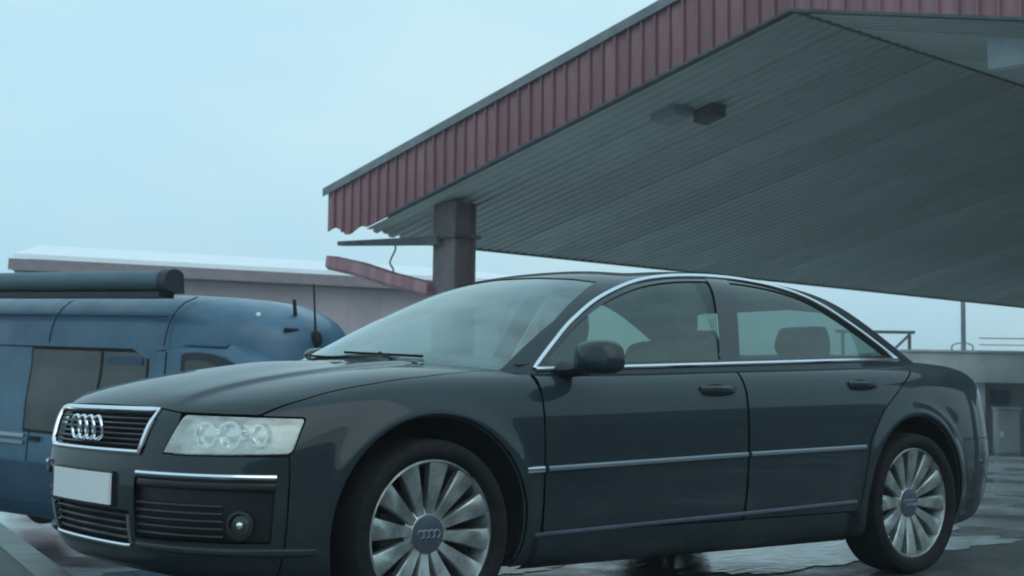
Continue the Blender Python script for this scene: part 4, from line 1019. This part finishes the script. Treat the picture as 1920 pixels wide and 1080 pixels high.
# --- wheels
def make_wheel(x, y, s, spin):
    w = MB().lathe([(.258, -.10), (.272, -.095), (.274, .087), (.264, .091), (.256, .078), (.247, .02), (.247, -.10)], 56, closed=True).build('wheel', 'alloy', car, True, loc=(x, y, WR))
    if s < 0: w.rotation_euler = (0, 0, math.pi)
    tyre = [(.262, -.115), (.290, -.128), (.322, -.126), (.338, -.112), (.345, -.07), (.346, 0), (.345, .07), (.338, .104), (.322, .116), (.304, .117), (.290, .113), (.2745, .095), (.266, .07)]
    MB().lathe(tyre, 72, closed=True).build('tyre', 'tyre', w, True)
    prof = []
    for k in range(12):
        a = 2 * math.pi * k / 12 + spin; c, sn = math.cos(a), math.sin(a)
        V = []
        for r, hw, yo in ((.070, .0165, .052), (.11, .0215, .060), (.175, .030, .072), (.235, .0385, .080), (.261, .0430, .080)):
            for hh, dy in ((-hw, -.030), (-hw, 0), (-hw * .82, .0055), (hw * .82, .0055), (hw, 0), (hw, -.030)):
                V.append((r * c - hh * sn, yo + dy, r * sn + hh * c))
        F = [(i * 6 + j, i * 6 + j + 1, (i + 1) * 6 + j + 1, (i + 1) * 6 + j) for i in range(4) for j in range(5)] + [(0, 1, 2, 3, 4, 5), (24, 29, 28, 27, 26, 25)]
        MB().add(V, F).build('spoke', 'alloy', w, True)
    MB().lathe([(.0001, .062), (.05, .063), (.070, .061), (.076, .054), (.086, .051), (.096, .044), (.096, .0)], 40).build('hub_ring', 'alloy', w, True)
    hc = MB().lathe([(.0001, .0668), (.058, .0663), (.069, .0635)], 40).build('hub_cap', 'hub', w, True)
    for k in range(4):
        cx = (k - 1.5) * .0235
        MB().tube([(cx + .015 * math.cos(t), .0676, .015 * math.sin(t)) for t in np.linspace(0, 2 * math.pi, 16, endpoint=False)], .002, 5, closed=True).build('cap_ring', 'satin_trim', w, True)
    MB().lathe([(.0001, -.02), (.17, -.02), (.175, -.03), (.17, -.045), (.0001, -.045)], 40).build('brake_disc', 'disc', w, True)
    MB().box(.085, .20, -.06, .03, -.05, .09).build('caliper', 'black_trim', w, bevel=.012)
for cx, sp in ((WX[0], R(7)), (WX[1], R(2))):
    for s in (1, -1): make_wheel(cx, s * .815, s, sp)
# wheel housings and arch lips
for c in WX:
    for s in (1, -1):
        V = []; n = 30; F = []
        an = np.linspace(R(-22), R(202), n)
        for a in an:
            x, z = c + (AR + .012) * math.cos(a), WZ + .015 + (AR + .012) * math.sin(a)
            V += [(x, s * (side_y(x, max(z, .22)) - .012), max(z, .12)), (x, s * .52, max(z, .12))]
        F = [(i * 2, i * 2 + 2, i * 2 + 3, i * 2 + 1) for i in range(n - 1)]
        V += [(c, s * .52, WZ)]; k = len(V) - 1
        F += [(i * 2 + 1, i * 2 + 3, k) for i in range(n - 1)]
        mk('wheel_housing', V, F, 'inner_dark', car)
        lip = [(c + AR * math.cos(a), s * (side_y(c + AR * math.cos(a), max(.21, WZ + .015 + AR * math.sin(a))) - .004), WZ + .015 + AR * math.sin(a)) for a in np.linspace(R(-18), R(198), 40)]
        MB().tube(lip, .007, 6).build('arch_lip', 'paint', car, True)
# underbody
MB().box(-3.50, .62, -.72, .72, .18, .26).build('underbody', 'inner_dark', car)
# --- door mirrors
def mirror(s):
    V = []; n1, n2 = 14, 24; c = np.array((-.690, 1.035, 1.005)); ax = (.080, .118, .068)
    for i in range(n1 + 1):
        a = math.pi * i / n1
        for j in range(n2):
            t = 2 * math.pi * j / n2
            u = math.copysign(abs(math.cos(a)) ** .7, math.cos(a)); rr = math.sin(a) ** .7
            yy = math.copysign(abs(math.cos(t)) ** .6, math.cos(t)) * rr; zz = math.copysign(abs(math.sin(t)) ** .62, math.sin(t)) * rr
            x = u * ax[0] if u > 0 else u * .018
            V.append((c[0] + x - .12 * (abs(yy) ** 2) * .2, s * (c[1] + yy * ax[1] * (1 - .10 * zz)), c[2] + zz * ax[2]))
    o = MB().add(V, [(i * n2 + j, i * n2 + (j + 1) % n2, (i + 1) * n2 + (j + 1) % n2, (i + 1) * n2 + j) for i in range(n1) for j in range(n2)]).build('door_mirror', 'paint', car, True)
    MB().tube([(-.675, s * .84, .955), (-.68, s * .90, .955), (-.685, s * .97, .965)], [.035, .028, .034], 10, flat=1.3).build('mirror_arm', 'black_trim', o, True)
    V = [(c[0] - .030, s * (c[1] + .105 * math.copysign(abs(math.cos(t)) ** .7, math.cos(t))), c[2] + .064 * math.copysign(abs(math.sin(t)) ** .7, math.sin(t))) for t in np.linspace(0, 2 * math.pi, 28, endpoint=False)]
    MB().add(V, [tuple(range(28))]).build('mirror_glass', 'lamp_chrome', o)
mirror(1); mirror(-1)
# --- wipers, cowl
for y0, y1, x_ in ((.48, -.05, 0), (-.10, -.62, 0)):
    pts = []
    for y, z in zip(np.linspace(y0, y1, 10), np.linspace(1.000, 1.022, 10)):
        x = lookup(GREEN, 0, abs(y), z); pts.append((x + .008, y, z + .003))
    wb = MB().tube(pts, .006, 6).build('wiper', 'inner_dark', car, True)
    MB().tube([(pts[4][0] + .010, pts[4][1], pts[4][2] + .006), (pts[1][0] + .05, pts[1][1] - .04, pts[1][2] - .02)], .006, 6).build('wiper_arm', 'inner_dark', wb, True)
V = []; F = []; n = 25
for y in np.linspace(-.80, .80, n):
    V += [(cowl(y) + .0, y, .972 + .035 * (1 - (y / .8) ** 2)), (cowl(y) - .16, y, .985 + .05 * (1 - (y / .8) ** 2))]
F = [(i * 2, i * 2 + 1, i * 2 + 3, i * 2 + 2) for i in range(n - 1)]
mk('cowl_panel', V, F, 'black_trim', car, True)
# --- cabin
MB().box(-3.0, -.45, -.74, .74, .24, .30).build('floor_pan', 'inner_dark', car)
V = []; F = []
for i, y in enumerate(np.linspace(-.76, .76, 17)):
    e = 1 - .05 * abs(y)
    V += [(-.30, y, .93), (-.42, y, .965 * e), (-.62, y, .985 * e + (.03 if .2 < y < .55 else 0)), (-.78, y, .95 * e), (-.84, y, .80), (-.80, y, .5)]
for i in range(16):
    for j in range(5): a = i * 6 + j; F.append((a, a + 6, a + 7, a + 1))
mk('dashboard', V, F, 'dash', car, True)
swc = np.array((-.98, .38, .88)); sn_ = np.array((-.9, 0, .43)); su_ = np.array((0, 1., 0)); sw_ = np.cross(sn_, su_)
sw = MB().tube([swc + .185 * (math.cos(t) * su_ + math.sin(t) * sw_) for t in np.linspace(0, 2 * math.pi, 32, endpoint=False)], .016, 8, closed=True).build('steering_wheel', 'dash', car, True)
MB().tube([swc + .17 * su_, swc + .02 * sn_, swc - .17 * su_], [.018, .05, .018], 8).build('wheel_spoke', 'dash', sw, True)
def cushion(name, pts, w, m, parent, y, r=.07):
    """rounded slab: centreline points in (x,z) with half thickness, swept across the width"""
    V = []; F = []; n2 = 12; ys = np.linspace(-1, 1, 11)
    cl_ = [(p[0], p[1]) for p in pts]; ring_ = crspline(cl_, 4, closed=True); k = len(ring_); cx, cz = ring_.mean(0)
    for u in ys:
        e = (1 - abs(u) ** 4) ** .25 if abs(u) < 1 else .0
        e = max(e, .55)
        for x, z in ring_: V.append((cx + (x - cx) * (.86 + .14 * e), y + u * w, cz + (z - cz) * (.90 + .10 * e)))
    F = [(i * k + j, i * k + (j + 1) % k, (i + 1) * k + (j + 1) % k, (i + 1) * k + j) for i in range(10) for j in range(k)] + [tuple(range(k)), tuple(10 * k + j for j in range(k))]
    return MB().add(V, F).build(name, m, parent, True)
def seat(y, x0, w):
    s_ = cushion('seat', [(x0, .42), (x0 + .50, .46), (x0 + .52, .54), (x0 + .3, .56), (x0 - .05, .52)], w, 'seat', car, y)
    cushion('backrest', [(x0 - .08, .50), (x0 + .08, .56), (x0 - .06, .85), (x0 - .17, 1.10), (x0 - .27, 1.08), (x0 - .22, .80)], w, 'seat', s_, y)
    cushion('headrest', [(x0 - .18, 1.13), (x0 - .12, 1.20), (x0 - .16, 1.31), (x0 - .23, 1.33), (x0 - .27, 1.22), (x0 - .25, 1.13)], w * .48, 'seat', s_, y)
    MB().tube([(x0 - .21, y - .05, 1.02), (x0 - .21, y - .05, 1.16)], .007, 6).build('headrest_post', 'satin_trim', s_)
    MB().tube([(x0 - .21, y + .05, 1.02), (x0 - .21, y + .05, 1.16)], .007, 6).build('headrest_post', 'satin_trim', s_)
seat(.38, -1.55, .25); seat(-.38, -1.55, .25)
s_ = cushion('rear_seat', [(-2.55, .44), (-2.02, .47), (-2.0, .55), (-2.2, .57), (-2.6, .54)], .66, 'seat', car, 0)
cushion('backrest', [(-2.58, .52), (-2.42, .58), (-2.58, .85), (-2.70, 1.06), (-2.80, 1.05), (-2.76, .8)], .66, 'seat', s_, 0)
for y in (.38, -.38): cushion('headrest', [(-2.72, 1.06), (-2.66, 1.12), (-2.70, 1.21), (-2.76, 1.22), (-2.80, 1.14), (-2.78, 1.06)], .13, 'seat', s_, y)
MB().box(-3.30, -2.72, -.62, .62, 1.0, 1.03).build('parcel_shelf', 'seat', car)
for s in (1, -1): MB().box(-2.95, -.60, min(s * .735, s * .765), max(s * .735, s * .765), .30, .93).build('door_card', 'seat', car)
MB().box(-1.10, -1.02 + .01, -.10, .10, 1.315, 1.37).build('interior_mirror', 'dash', car, bevel=.015)
